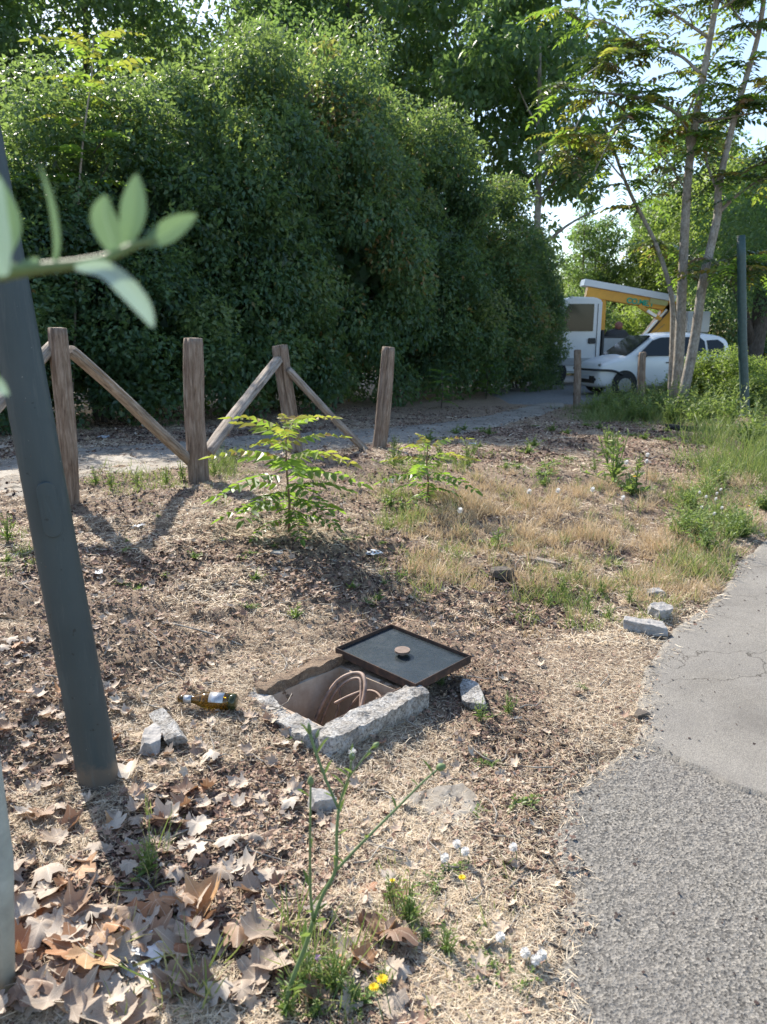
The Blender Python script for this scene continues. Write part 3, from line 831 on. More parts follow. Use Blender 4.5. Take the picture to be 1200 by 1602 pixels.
def lump(name, px, py, sx, sy, sz, rot, mat, label, cat, tilt=(0, 0), amp=.009, seed=1, up=0.0, group=None):
    q = PG(px, py)
    o = link(name, rock_mesh(name, sx, sy, sz, seed, amp), mat)
    o.location = (q.x, q.y, q.z + sz / 2 - .012 + up); o.rotation_euler = (R(tilt[0]), R(tilt[1]), R(rot))
    tag(o, label, cat, group); return o
lump('concrete_chunk', 737, 1098, .085, .19, .05, 4, M['concrete'], 'flat pale concrete chunk on the ground right of the steel lid', 'rubble', (8, 0), .006, 5)
lump('concrete_chunk', 262, 1143, .06, .21, .045, 33, M['concrete'], 'long pale concrete chunk leaning on another left of the bottle', 'rubble', (6, -18), .008, 9, .02)
lump('concrete_chunk', 238, 1158, .06, .17, .05, 10, M['stone'], 'greyer concrete chunk under the long pale one, beside the pole', 'rubble', (0, 10), .009, 19)
lump('stone', 503, 1265, .075, .07, .07, 30, M['stone'], 'angular grey stone in front of the pit rim behind the tall weed', 'stone', (10, 20), .008, 23)
lump('stone', 1003, 1125, .06, .05, .045, 20, M['stone_dark'], 'small dark stone at the edge of the asphalt', 'stone', (0, 0), .008, 31)
lump('kerb_stone', 1008, 990, .2, .11, .07, -18, M['stone'], 'broken grey kerb piece at the verge edge beside the path', 'kerb stone', (0, 6), .012, 37)
lump('kerb_stone', 1032, 968, .12, .1, .08, 35, M['stone'], 'upper smaller broken kerb piece in the weeds by the path', 'kerb stone', (12, 0), .012, 41)
lump('stone', 783, 902, .12, .1, .08, 15, M['stone_dark'], 'dark rounded stone under the small green weed in mid verge', 'stone', (0, 0), .012, 43)
lump('wood_scrap', 848, 880, .26, .07, .04, -28, M['rail'], 'weathered scrap of wood in the dry grass', 'wood scrap', (0, 4), .008, 47)
lump('wood_scrap', 1086, 676, .75, .09, .09, -12, M['black'], 'black charred log lying in the grass below the trees', 'log', (0, 4), .02, 49)
lump('stone', 434, 872, .07, .06, .04, 0, M['stone'], 'small pale grey stone below the larger sapling', 'stone', (0, 0), .008, 53)
lump('stone', 1024, 935, .09, .07, .06, 0, M['stone'], 'pale stone among the weeds above the kerb pieces', 'stone', (0, 0), .01, 59)
q = PG(700, 1270)
o = rough_box('concrete_slab', M['footpath'], None, -.15, -.11, -.02, .12, .12, .014, .009, 61); o.location = (q.x, q.y, q.z - .007); o.rotation_euler = (R(2), R(-2), R(20))
tag(o, 'flat bare patch of grey concrete showing through the straw', 'concrete')

# bottle
q = PG(326, 1110); BL = .225
bt = empty('beer_bottle', (q.x, q.y, q.z + .031), 'amber glass beer bottle with silver label lying in the litter', 'bottle')
a, b_ = PG(288, 1100), PG(360, 1112)
bt.rotation_euler = (0, R(1), math.atan2(b_.y - a.y, b_.x - a.x))
def lathe(prof, n=28):
    V = []; F = []
    for (x, r) in prof:
        for k in range(n): V.append((x, r * math.cos(2 * math.pi * k / n), r * math.sin(2 * math.pi * k / n)))
    for i in range(len(prof) - 1):
        for k in range(n): F.append((i * n + k, i * n + (k + 1) % n, (i + 1) * n + (k + 1) % n, (i + 1) * n + k))
    F.append(tuple(range(n))); F.append(tuple((len(prof) - 1) * n + k for k in range(n)))
    return V, F
mb = MB(); mb.add(*lathe([(-.115, .013), (-.1, .0135), (-.06, .0145), (-.045, .018), (-.025, .026), (-.005, .0305), (.02, .0315), (.085, .0315)])); mb.obj('glass_body', M['bottle'], bt, True)
mb = MB(); mb.add(*lathe([(.0855, .0315), (.1, .0314), (.108, .0295), (.111, .024)])); mb.obj('base', M['bottle_dark'], bt, True)
def sleeve(x0, x1, r, a0, a1, n=18):
    V = []; F = []
    for k in range(n + 1):
        th = a0 + (a1 - a0) * k / n
        for x in (x0, x1):
            for rr in (r, r + .0006): V.append((x, rr * math.cos(th), rr * math.sin(th)))
    for k in range(n):
        b = k * 4; F += [(b + 1, b + 3, b + 7, b + 5), (b, b + 4, b + 6, b + 2), (b, b + 1, b + 5, b + 4), (b + 2, b + 6, b + 7, b + 3)]
    return V, F
mb = MB(); mb.add(*sleeve(.01, .066, .0318, R(25), R(165))); mb.obj('label', M['label'], bt, True)
mb = MB(); mb.add(*sleeve(-.092, -.062, .0148, 0, R(359))); mb.obj('neck_label', M['label'], bt, True)

# shreds of pale plastic and paper
def shred(px, py, s, seed, label, mat='plastic_white', cat='litter', up=.01, el=1.0):
    q = PG(px, py); r = np.random.default_rng(seed)
    nx = 9; X, Y = np.meshgrid(np.linspace(-1, 1, nx), np.linspace(-1, 1, nx))
    rad = 1 + .35 * (fbm(X + seed, Y, 1.5, 2, seed) - .5)
    Z = .5 * (fbm(X + 3 * seed, Y, 2.2, 3, seed + 1) - .35)
    V = np.stack([X * rad * s, Y * rad * s * el, Z * s + up], -1).reshape(-1, 3)
    i = np.arange(nx - 1)[:, None] * nx + np.arange(nx - 1)[None]
    F = np.stack([i, i + 1, i + nx + 1, i + nx], -1).reshape(-1, 4)
    F = F[r.random(len(F)) > .12]
    o = link('plastic_scrap' if mat == 'plastic_white' else 'paper_scrap', mk('scrap', V, F, np.full(len(V), .7), False), M[mat]); o.location = q; o.rotation_euler = (0, 0, r.random() * 3)
    tag(o, label, cat); return o
shred(243, 1492, .045, 3, 'crumpled bluish plastic scrap among the big leaves, upper piece')
shred(228, 1530, .035, 4, 'small torn bluish plastic strip between big leaves', el=1.6)
shred(255, 1560, .04, 5, 'bluish plastic scrap at the bottom of the leaf pile', el=1.5)
shred(583, 870, .05, 6, 'pale bluish plastic scrap on the brown litter above the lid')
shred(217, 823, .04, 7, 'small white paper scrap in the straw near the left fence post', el=.6)
shred(162, 686, .1, 8, 'white paper scrap in the leaf litter under the hedge', el=.6)
shred(155, 900, .03, 9, 'tiny white scrap beside the leaning pole', el=.6)
shred(740, 697, .05, 10, 'small white scrap at the near side of the footpath', el=.6)

# ------------------------------------------------------------------ leaning lamp pole
pb = PG(155, 1222)
ptop = PD(8, 430, pb.y * 1.0)
axis = (ptop - pb); 
wob = [pb + axis * t for t in (-0.06, 0.0, .25, .5, .75, 1.0, 1.5, 2.2, 3.2)]
pdp = lambda q: q.y * cp - (q.z - CAMZ) * sp
r0 = 30.5 * pdp(pb) / F_PX
lp = empty('lamp_pole', pb, 'large leaning grey green metal pole in the left foreground', 'pole')
mb = MB(); rads = [r0 * k for k in (1.0, 1.0, .985, .965, .95, .93, .89, .83, .76)]
mb.tube([q - pb for q in wob], rads, 48); mb.obj('shaft', M['pole'], lp, True)
# inspection hatch, a capsule plate on the side facing the camera
hc = PD(86, 797, pb.y - .045)
ax = axis.normalized()
tt = (hc.z - pb.z) / axis.z
cen = pb + axis * tt
fr = np.interp(tt, [0, .25, .5, .75, 1], rads[1:6])
V = []; F = []
n_ = 40
phi0 = math.atan2(-1.0, 0.5)
def on_pole(s, phi, rr):   # s along axis from cen
    e1 = ax.cross(Vector((0, 1, 0))).normalized() * -1; e1 = Vector((1, 0, 0)) - ax * ax.x; e1.normalize(); e2 = ax.cross(e1)
    return cen + ax * s + (e1 * math.cos(phi) + e2 * math.sin(phi)) * rr - pb
HL, HW = .083, .6   # half length, half angle
for (ins, rr) in ((0.0, .001), (0.0, .011), (.03, .014), (.5, .0145)):
    for k in range(n_):
        th = 2 * math.pi * k / n_
        cx_ = math.cos(th) * HW * .62 * (1 - ins); sy_ = math.sin(th)
        sy_ = (math.copysign(1, sy_) * (HL - .027) + sy_ * .027) * (1 - ins)
        V.append(on_pole(sy_, phi0 + cx_, fr + rr))
for j in range(3):
    for k in range(n_): F.append((j * n_ + k, j * n_ + (k + 1) % n_, (j + 1) * n_ + (k + 1) % n_, (j + 1) * n_ + k))
F.append(tuple(3 * n_ + k for k in range(n_)))
mb = MB(); mb.add(V, F); mb.obj('inspection_hatch', M['pole'], lp)
mb = MB(); mb.tube([Vector((0, 0, 0)) + (wob[-1] - pb), (wob[-1] - pb) + Vector((-.5, .1, .15))], .03, 12); mb.obj('lamp_arm', M['pole'], lp, True)
mb = MB(); e = (wob[-1] - pb) + Vector((-.5, .1, .15)); mb.box(e.x - .5, e.y - .12, e.z - .04, e.x + .02, e.y + .12, e.z + .06); mb.obj('lamp_head', M['pole'], lp, bevel=.02)

# pale thin pole at the lower left corner
q = PG(6, 1558)
mb = MB(); mb.tube([Vector((0, 0, -.05)), PD(5, 1345, q.y) - q, (PD(5, 1345, q.y) - q) * 4 + Vector((-.12, 0, 0)), (PD(5, 1345, q.y) - q) * 9 + Vector((-.5, 0, 0))], [.021, .0205, .02, .019], 24)
o = mb.obj('thin_pole', M['pole_pale'], None, True); o.location = q
tag(o, 'pale thin pole standing at the lower left corner of the leaf pile', 'pole')

# ------------------------------------------------------------------ wooden fence
def rough_post(name, base, top, r, mat, parent, label=None, seed=0, flat=1.0, split=False, sides=44):
    base, top = Vector(base), Vector(top)
    L_ = (top - base).length; ax = (top - base).normalized()
    q = ax.to_track_quat('Z', 'Y').to_matrix()
    rings = 26; V = []; F = []
    for i in range(rings + 1):
        t = i / rings
        bx = .012 * math.sin(t * 3 + seed) ; by = .01 * math.cos(t * 4 + seed * 2)
        for k in range(sides):
            th = 2 * math.pi * k / sides
            n1 = float(vnoise(np.array([th * 3.5 + seed * 9]), np.array([t * L_ * 3]), seed)[0]) - .5
            n2 = float(vnoise(np.array([math.cos(th) * 2 + 5 + seed]), np.array([math.sin(th) * 2 + t * 2]), seed + 3)[0]) - .5
            rr = r * (1 + .14 * n1 + .16 * n2) * (1.04 - .06 * t)
            for jc in range(5):
                dth = abs((th - (seed * 1.7 + jc * 1.3 + .12 * math.sin(t * 5 + jc)) + math.pi) % (2 * math.pi) - math.pi)
                rr *= 1 - (.4 if split else .16) * math.exp(-(dth / .1) ** 2) * min(1, .25 + t)
            if i == rings: rr *= .93
            V.append((rr * math.cos(th) + bx, rr * math.sin(th) * flat + by, t * L_))
    for i in range(rings):
        for k in range(sides): F.append((i * sides + k, i * sides + (k + 1) % sides, (i + 1) * sides + (k + 1) % sides, (i + 1) * sides + k))
    tc = len(V); V.append((0, 0, L_ + .004)); 
    for k in range(sides): F.append((rings * sides + k, rings * sides + (k + 1) % sides, tc))
    F.append(tuple(range(sides - 1, -1, -1)))
    me = bpy.data.meshes.new(name); me.from_pydata(V, [], F)
    me.polygons.foreach_set('use_smooth', np.array([len(f) == 4 for f in F]))
    o = link(name, me, mat, parent)
    o.matrix_local = Matrix.Translation(base - (Vector(parent.location) if parent else Vector())) @ q.to_4x4()
    if label: o['label'] = label
    return o
def post_at(bx, by, tx, ty, wpx, H=1.2):
    "base from the ground, top at the same distance"
    b = PG(bx, by)
    t = PD(tx, ty, b.y)
    dep = pdp(b); return b, t, wpx * .5 * dep / F_PX
FENCE = []
fb = PG(303, 752)
fence = empty('wooden_fence', fb, 'weathered chestnut fence with four posts and leaning diagonal rails in front of the footpath', 'fence')
specs = [((107, 795), (93, 513), 27), ((309, 752), (303, 529), 30), ((463, 712), (439, 540), 24), ((590, 707), (609, 543), 22)]
PB = []
for k, (b, t, wpx) in enumerate(specs):
    bb, tt_, rr = post_at(*b, *t, wpx)
    PB.append((bb, tt_, rr))
    rough_post('post', bb - Vector((0, 0, .12)), tt_, rr, M['post'], fence, None if k != 3 else 'split grey post leaning to the right', k + 1, 1, k >= 2)
# a further post out of view on the left
b0 = PB[0][0] - (PB[1][0] - PB[0][0]); b0.z = G1(b0.x, b0.y)
rough_post('post', b0 - Vector((0, 0, .12)), b0 + Vector((0, 0, 1.15)), .06, M['post'], fence, None, 7)
def rail(p0, y0, p1, y1, r, seed):
    rough_post('rail', PD(*p0, y0), PD(*p1, y1), r, M['rail'], fence, None, seed, .7)
y_ = [q[0].y for q in PB]
rail((303, 722), y_[1] + .02, (106, 548), y_[0] + .07, .054, 11)
rail((322, 712), y_[1] + .12, (440, 556), y_[2] + .02, .058, 12)
rail((588, 722), y_[3] - .02, (450, 578), y_[2] - .05, .056, 13)
rough_post('rail', b0 + Vector((0.05, .05, .12)), PD(84, 540, y_[0] + .05), 0.055, M['rail'], fence, None, 14, .7)
# lone posts farther along
for k, (b, t, wpx, lab) in enumerate([((902, 640), (904, 547), 11, 'lone weathered wooden post standing at the end of the footpath'), ((1003, 640), (1006, 551), 11, 'leaning wooden post in the grass in front of the white car')]):
    bb, tt_, rr = post_at(*b, *t, wpx)
    o = rough_post('wooden_post', bb - Vector((0, 0, .1)), tt_, rr, M['post'], None, None, 21 + k)
    tag(o, lab, 'post')

# ------------------------------------------------------------------ foliage generators
LEAFV = np.array([(0, 0, 0), (-.26, .42, .07), (0, 1, -.04), (.26, .42, .07)]); LEAFF = np.array([(0, 1, 2), (0, 2, 3)])
def crown_mesh(name, seed, rx, ry, rz, zc, nclump, cr, per, ls, fill=0, zmin=.1, tilt=.6, egg=0.0, shell=.62, column=False):
    r = np.random.default_rng(seed)
    P = []; D = []; Nn = []; T = []; Sz = []
    for c in range(nclump):
        v = r.normal(size=3); v /= np.linalg.norm(v)
        q = shell + (1 - shell) * r.random() ** .5
        cen = np.array([v[0] * rx * q, v[1] * ry * q, v[2] * rz * q + zc])
        if column:
            tz_ = r.random() ** .85; a_ = r.random() * 6.283
            pr = 1 if tz_ < .55 else math.sqrt(max(0, 1 - ((tz_ - .55) / .47) ** 2))
            nz = float(fbm(np.array([math.cos(a_) * 1.6 + seed]), np.array([math.sin(a_) * 1.6 + tz_ * 4.5]), 1.3, 2, seed)[0])
            if nz < .36 and r.random() < .75: continue
            pr *= .62 + .8 * nz
            if tz_ > .8 and r.random() < .35: tz_ += r.uniform(0, .16)
            cen = np.array([math.cos(a_) * rx * pr * q, math.sin(a_) * ry * pr * q, .15 + tz_ * 2 * rz])
        hgt = (cen[2] - zc) / rz
        cen[0] *= 1 - egg * max(hgt, 0); cen[1] *= 1 - egg * max(hgt, 0)
        R_ = cr * r.uniform(.6, 1.35)
        k = int(per * (R_ / cr) ** 2)
        d = r.normal(size=(k, 3)); d /= np.linalg.norm(d, axis=1, keepdims=True)
        rad = R_ * (.5 + .5 * r.random(k) ** .5 + .25 * (r.random(k) < .06) * r.random(k))
        lump_ = 1 + .5 * (fbm(d[:, 0] * 2 + c, d[:, 1] * 2 + d[:, 2] * 1.3, 1.5, 2, seed) - .5)
        pos = cen + d * (rad * lump_)[:, None] * np.array([1, 1, .85])
        up = np.array([0, 0, 1.0])
        nn = d * .8 + up * .7 + r.normal(0, .5, (k, 3))
        dr = d * .6 + r.normal(0, .7, (k, 3)) - up * tilt * .6
        ct = r.normal(0, .17)
        P.append(pos); D.append(dr); Nn.append(nn)
        if column and r.random() < .12: ct += .3
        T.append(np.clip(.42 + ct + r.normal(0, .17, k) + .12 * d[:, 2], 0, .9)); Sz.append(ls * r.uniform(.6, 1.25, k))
    P = np.concatenate(P); D = np.concatenate(D); Nn = np.concatenate(Nn); T = np.concatenate(T); Sz = np.concatenate(Sz)
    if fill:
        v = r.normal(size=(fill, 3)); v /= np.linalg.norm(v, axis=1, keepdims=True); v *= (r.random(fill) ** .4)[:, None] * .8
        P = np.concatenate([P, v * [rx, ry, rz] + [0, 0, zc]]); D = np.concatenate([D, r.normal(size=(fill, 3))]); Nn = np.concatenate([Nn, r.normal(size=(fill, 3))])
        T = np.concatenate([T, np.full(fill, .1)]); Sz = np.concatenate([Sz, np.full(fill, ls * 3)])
    if column:      # stray shoots standing proud of the mass
        for _ in range(130):
            a_ = r.random() * 6.283; z_ = .4 + r.random() ** .7 * 2 * rz; pr = 1 if z_ < 1.1 * rz else math.sqrt(max(0.02, 1 - ((z_ / (2 * rz) - .55) / .5) ** 2))
            b_ = np.array([math.cos(a_) * rx * pr, math.sin(a_) * ry * pr, z_]); d_ = np.array([math.cos(a_) * .8, math.sin(a_) * .8, r.uniform(-.2, 1.2)]); d_ /= np.linalg.norm(d_)
            k_ = 26; tt_ = np.linspace(.1, 1, k_); ln_ = r.uniform(.45, 1.0)
            P = np.concatenate([P, b_ + d_ * ln_ * tt_[:, None] + r.normal(0, .03, (k_, 3)) - np.array([0, 0, .18]) * (tt_ ** 2)[:, None]])
            D = np.concatenate([D, d_ * .8 + r.normal(0, .6, (k_, 3))]); Nn = np.concatenate([Nn, np.array([0, 0, 1.0]) + r.normal(0, .4, (k_, 3))])
            T = np.concatenate([T, np.clip(r.normal(.72, .1, k_), 0, .92)]); Sz = np.concatenate([Sz, np.full(k_, ls * .95)])
    rust = r.random(len(T)) < .006
    T[rust] = 1.0
    ok = P[:, 2] > zmin
    P, D, Nn, T, Sz = P[ok], D[ok], Nn[ok], T[ok], Sz[ok]
    return scatter(name, LEAFV, LEAFF, P, frames(D, Nn), Sz, T)

def limbs(mb, base, top, r, seed, n=9, spread=1.6, z0=.35):
    rr = random.Random(seed); base = Vector(base); top = Vector(top)
    P = smooth_path([base, base.lerp(top, .33) + Vector((rr.uniform(-.15, .15), rr.uniform(-.15, .15), 0)), base.lerp(top, .66) + Vector((rr.uniform(-.2, .2), rr.uniform(-.2, .2), 0)), top], 5)
    mb.tube(P, [r * (1 - .75 * i / (len(P) - 1)) for i in range(len(P))], 10)
    for k in range(n):
        t = rr.uniform(z0, .95); i = int(t * (len(P) - 1)); p = P[i]
        a = rr.uniform(0, 6.28); Lb = spread * rr.uniform(.5, 1.1) * (1.1 - t * .5)
        e = p + Vector((math.cos(a), math.sin(a), rr.uniform(.3, 1.0))) * Lb
        m_ = p.lerp(e, .5) + Vector((rr.uniform(-.15, .15), rr.uniform(-.15, .15), rr.uniform(-.1, .2))) * Lb
        Q = smooth_path([p, m_, e], 5); rb = r * (1 - .7 * t) * .5
        mb.tube(Q, [rb * (1 - .8 * j / (len(Q) - 1)) for j in range(len(Q))], 6)

# hedge: big evergreen shrubs, each with its own crown and stems
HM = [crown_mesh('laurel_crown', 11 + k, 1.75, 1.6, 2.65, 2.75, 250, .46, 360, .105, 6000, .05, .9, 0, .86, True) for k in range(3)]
def shrub_stem(h, seed):
    mb = MB()
    for k in range(4):
        a = k * 1.6 + seed; limbs(mb, (.18 * math.cos(a), .18 * math.sin(a), -.15), (1.1 * math.cos(a), 1.0 * math.sin(a), h * .8), .055, seed * 7 + k, 5, 1.0)
    return mb.mesh('shrub_stems', True)
HS = [shrub_stem(5, k) for k in range(3)]
def line_at(s): # hedge front line from the photograph's left to its right end
    return Vector((-6.6 + 11.2 * s, 9.2 + 13.2 * s, 0))
hedge_specs = [(-.30, 1.0, .7, 0), (-.08, 1.0, .66, 1), (.1, 1.0, .7, 2), (.26, 1.05, .88, 0), (.42, 1.05, 1.12, 1), (.58, 1.05, 1.2, 2), (.74, 1.05, 1.1, 0), (.9, 1.0, .92, 1)]
hl = ['broad dark evergreen shrub at the far left of the hedge, beyond the frame edge', 'evergreen shrub of the hedge directly behind the leaning pole', 'evergreen shrub of the hedge behind the leftmost fence post',
      'lit topped evergreen shrub of the hedge behind the second fence post', 'tall evergreen shrub of the hedge behind the third fence post', 'tallest evergreen shrub of the hedge behind the split fence post',
      'dark evergreen shrub of the hedge right of the split fence post', 'lower dark evergreen shrub at the right end of the hedge beside the truck']
nperp = Vector((-.762, .647, 0)); 
for k, (s, sw, sh, v) in enumerate(hedge_specs):
    c = line_at(s) + nperp * 1.5
    r_ = empty('evergreen_shrub', (c.x, c.y, G1(c.x, c.y)), hl[k], 'shrub', 'tall evergreen hedge')
    r_.rotation_euler = (0, 0, k * 2.1); r_.scale = (sw, sw, sh)
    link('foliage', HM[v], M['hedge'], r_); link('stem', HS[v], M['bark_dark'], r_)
# end of the hedge: a narrower shrub next to the truck
c = line_at(1.015) + nperp * 1.0
r_ = empty('evergreen_shrub', (c.x, c.y, G1(c.x, c.y)), 'narrow shrub at the very end of the hedge hiding the front of the truck', 'shrub', 'tall evergreen hedge')
r_.rotation_euler = (0, 0, 1); r_.scale = (.62, .62, .72)
link('foliage', HM[0], M['hedge'], r_); link('stem', HS[0], M['bark_dark'], r_)

# trees behind the hedge and beyond the street
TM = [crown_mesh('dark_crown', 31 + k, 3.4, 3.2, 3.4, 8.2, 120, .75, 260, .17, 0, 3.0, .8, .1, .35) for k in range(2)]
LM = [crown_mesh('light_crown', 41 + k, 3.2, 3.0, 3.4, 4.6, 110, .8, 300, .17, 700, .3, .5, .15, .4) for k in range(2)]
SM = crown_mesh('sparse_crown', 57, 3.6, 3.2, 4.2, 8.6, 95, .62, 130, .27, 0, 3.0, .9, .1, .3)
def tree_trunk(h, r, seed, n=14, spread=2.6):
    mb = MB(); limbs(mb, (0, 0, -.3), (.3, .1, h), r, seed, n, spread, .35); return mb.mesh('tree_trunk', True)
TT = [tree_trunk(11, .22, 3), tree_trunk(10.5, .2, 8)]
LTk = [tree_trunk(7, .16, 5), tree_trunk(6.5, .14, 9)]
def tree(x, y, kind, v, s, rot, label, group, sz=None):
    t_ = empty('broadleaf_tree', (x, y, G1(x, y)), label, 'tree', group)
    t_.rotation_euler = (0, 0, rot); t_.scale = (s, s, sz or s)
    link('trunk', (TT if kind == 'd' else LTk)[v], M['bark_dark'], t_)
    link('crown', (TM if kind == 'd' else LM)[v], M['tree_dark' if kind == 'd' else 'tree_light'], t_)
    return t_
gb = 'trees behind the hedge'; gs = 'trees beyond the street'
tree(-19, 33, 'd', 0, 1.75, 0, 'loose crowned tree above the hedge at the far left', gb, 1.55)
tree(-12.5, 36, 'd', 1, 1.7, 1.2, 'tree with dark bare forking limbs above the hedge, upper left', gb, 1.6)
tree(-6.0, 40, 'd', 0, 1.75, 2.2, 'dark tree above the middle of the hedge', gb, 1.7)
tree(-1.2, 37, 'd', 1, 1.5, 3.2, 'tall dark tree rising over the tallest hedge shrub', gb, 1.6)
tree(-3.0, 27, 'd', 1, .95, 5.0, 'smaller dark tree just over the hedge behind the third fence post', gb)
tree(-7.8, 15.5, 'l', 0, .62, 1.0, 'loose bright leafed tree behind the hedge at the left, behind the tall sapling', gb)
tree(-4.6, 17.5, 'l', 1, .72, 2.0, 'loose sunlit tree just above the left part of the hedge', gb)
tree(-12.0, 19, 'l', 1, .8, 2.9, 'sunlit tree behind the far left end of the hedge', gb)
tree(10.6, 40, 'l', 0, .62, 0, 'slender pale green tree in the gap right of the hedge', gs)
tree(13.5, 37, 'l', 1, .8, 1, 'bright green tree behind the boom of the truck', gs)
tree(17.0, 38, 'l', 0, 1.25, 2.4, 'bright green tree behind the forked trunks', gs)
tree(20.5, 36, 'l', 1, 1.2, 3.7, 'bright green tree at the right behind the green pole', gs)
tree(24.5, 40, 'l', 0, 1.3, 4.7, 'tall green tree at the right edge beyond the street', gs)
tree(8.6, 46, 'l', 1, .7, 5.2, 'distant green tree seen low beside the hedge end', gs)
tree(12.6, 56, 'd', 0, .55, .4, 'distant darker tree in the gap', gs)
tree(19, 52, 'd', 1, .9, 1.4, 'distant dark tree behind the bright green ones', gs)
tree(27, 52, 'd', 0, 1.0, 2.4, 'distant dark tree beyond the frame edge at the right', gs)
# low shrubs across the street
BM_ = [crown_mesh('bush_crown', 61 + k, 1.6, 1.4, 1.2, 1.1, 60, .42, 330, .09, 500, .03, .3) for k in range(2)]
def bush(x, y, v, s, rot, label, group, mat='tree_light', sz=None):
    b = link('bush', BM_[v] if mat == 'tree_light' else BM_[v].copy(), None)
    if len(b.data.materials) == 0: b.data.materials.append(M[mat])
    elif mat != 'tree_light': b.data.materials[0] = M[mat]
    b.location = (x, y, G1(x, y)); b.rotation_euler = (0, 0, rot); b.scale = (s, s, sz or s)
    tag(b, label, 'bush', group); return b
gx = 'bushes across the street'
def sparse_tree(x, y, s, rot, label, sz=1):
    t_ = empty('plane_tree', (x, y, G1(x, y)), label, 'tree', gb); t_.rotation_euler = (0, 0, rot); t_.scale = (s, s, s * sz)
    tk = TT[1].copy(); tk.materials.clear(); link('trunk', tk, M['bark'], t_); link('crown', SM, M['tree_dark'], t_)
sparse_tree(5.5, 30, 1.0, 4.0, 'pale limbed plane tree behind the right end of the hedge', 1.15)
sparse_tree(3.4, 33, 1.15, 1.0, 'loose big leaved plane tree left of the pale limbed one', 1.15)
sparse_tree(10.6, 40, .6, 2.2, 'small loose crowned tree filling the gap of sky behind the leaning dark trunk', .95)
sparse_tree(15.5, 42, 1.0, .6, 'loose crowned tree in the sky behind the forked young trunks', 1.0)
# slender trees in the gap of sky
SL = crown_mesh('slender_crown', 88, .7, .7, 3.6, 5.0, 46, .38, 70, .13, 0, 1.2, .3, 0, .1)
for k, (x, y, s_) in enumerate([(9.6, 39, 1.0), (10.9, 41, .85), (11.9, 38, .9), (13.3, 42, 1.05), (15.0, 40, 1.05)]):
    t_ = empty('slender_tree', (x, y, G1(x, y)), ['thin wispy tree right beside the hedge end', 'second thin wispy tree from the hedge in the sky gap', 'thin wispy tree in the middle of the sky gap', 'thin wispy tree just left of the straight young trunk', 'thin wispy tree behind the straight young trunk'][k], 'tree', gs)
    t_.scale = (s_, s_, s_); t_.rotation_euler = (0, 0, k * 1.7)
    mb = MB(); mb.tube([(0, 0, -.2), (.05, 0, 3), (0, .05, 8.3)], [.06, .045, .012], 6)
    mb.obj('trunk', M['bark_dark'], t_, True); link('crown', SL, M['tree_dark'], t_)
for k, (x, y, s, lab) in enumerate([(7.5, 33, 1.4, 'dark bush across the street beside the truck cab'), (10.5, 33, 1.3, 'bush seen under the boom of the truck'), (13.5, 33, 1.5, 'bush behind the crane column of the truck'),
                                     (17, 33, 1.6, 'bush across the street behind the car roof'), (20.5, 32, 1.6, 'dark bush across the street at the right'), (24, 33, 1.7, 'bush across the street at the right edge')]):
    bush(x, y, k % 2, s, k * 1.3, lab, gx, 'tree_light' if k % 2 else 'hedge')

# weeds and bushes near the trees at right
q = PG(1075, 640); bush(q.x + .9, q.y + .6, 0, .6, .4, 'leafy bright green bush behind the forked trunks beside the car', 'weedy bushes by the car', sz=.52)
q = PG(1130, 640); bush(q.x + .6, q.y + 1.0, 1, .8, 2.4, 'leafy bright green bush just left of the dark green pole', 'weedy bushes by the car', sz=.42)
q = PG(1190, 650); bush(q.x + .6, q.y + .8, 0, .7, 1.4, 'leafy green bush between the green pole and the thick trunk', 'weedy bushes by the car', sz=.32)
# ------------------------------------------------------------------ tree of heaven fronds
def frond_arrays(seed, pairs=9, hi=False):
    "pinnate leaf of unit length along +y, drooping"
    r = random.Random(seed); V = []; F = []; T = []
    cr = lambda t: Vector((.06 * math.sin(t * 3 + seed), t, .12 * t - .5 * t * t))
    N = 10
    for i in range(N + 1):
        p = cr(i / N); w_ = .007 * (1.2 - i / N)
        V += [p + Vector((-w_, 0, 0)), p + Vector((w_, 0, 0))]; T += [.6, .6]
    for i in range(N): F.append((2 * i, 2 * i + 1, 2 * i + 3, 2 * i + 2))
    def leaflet(p, d, l, t0):
        d = d.normalized(); s = d.cross(Vector((r.uniform(-.3, .3), r.uniform(-.3, .3), 1))).normalized(); nrm = s.cross(d)
        b = len(V); w_ = l * .21
        V.extend([p, p + d * l * .3 + s * w_ + nrm * .015, p + d * l * .3 - s * w_ + nrm * .015, p + d * l * .65 + s * w_ * .8, p + d * l * .65 - s * w_ * .8,
                  p + d * l - nrm * l * .12, p + d * l * .3 - nrm * .012, p + d * l * .65 - nrm * .02])
        T.extend([t0] * 8)
        F.extend([(b, b + 1, b + 6, b + 6), (b, b + 6, b + 2, b + 2), (b + 1, b + 3, b + 7, b + 6), (b + 6, b + 7, b + 4, b + 2), (b + 3, b + 5, b + 7, b + 7), (b + 7, b + 5, b + 4, b + 4)])
    for i in range(pairs):
        t = .16 + .8 * i / (pairs - 1) + r.uniform(-.01, .01); p = cr(t)
        l = .27 * (1 - .45 * abs(t - .45) / .55) * r.uniform(.85, 1.1)
        for s in (-1, 1): leaflet(p, Vector((s, .35, r.uniform(-.55, -.05))), l, min(1, max(0, r.gauss(.45 + .2 * t, .1))))
    leaflet(cr(1.0), Vector((0, 1, -.6)), .2, .6)
    Fq = []
    for f in F: Fq.append(f)
    return np.array([tuple(v) for v in V]), Fq, np.array(T)
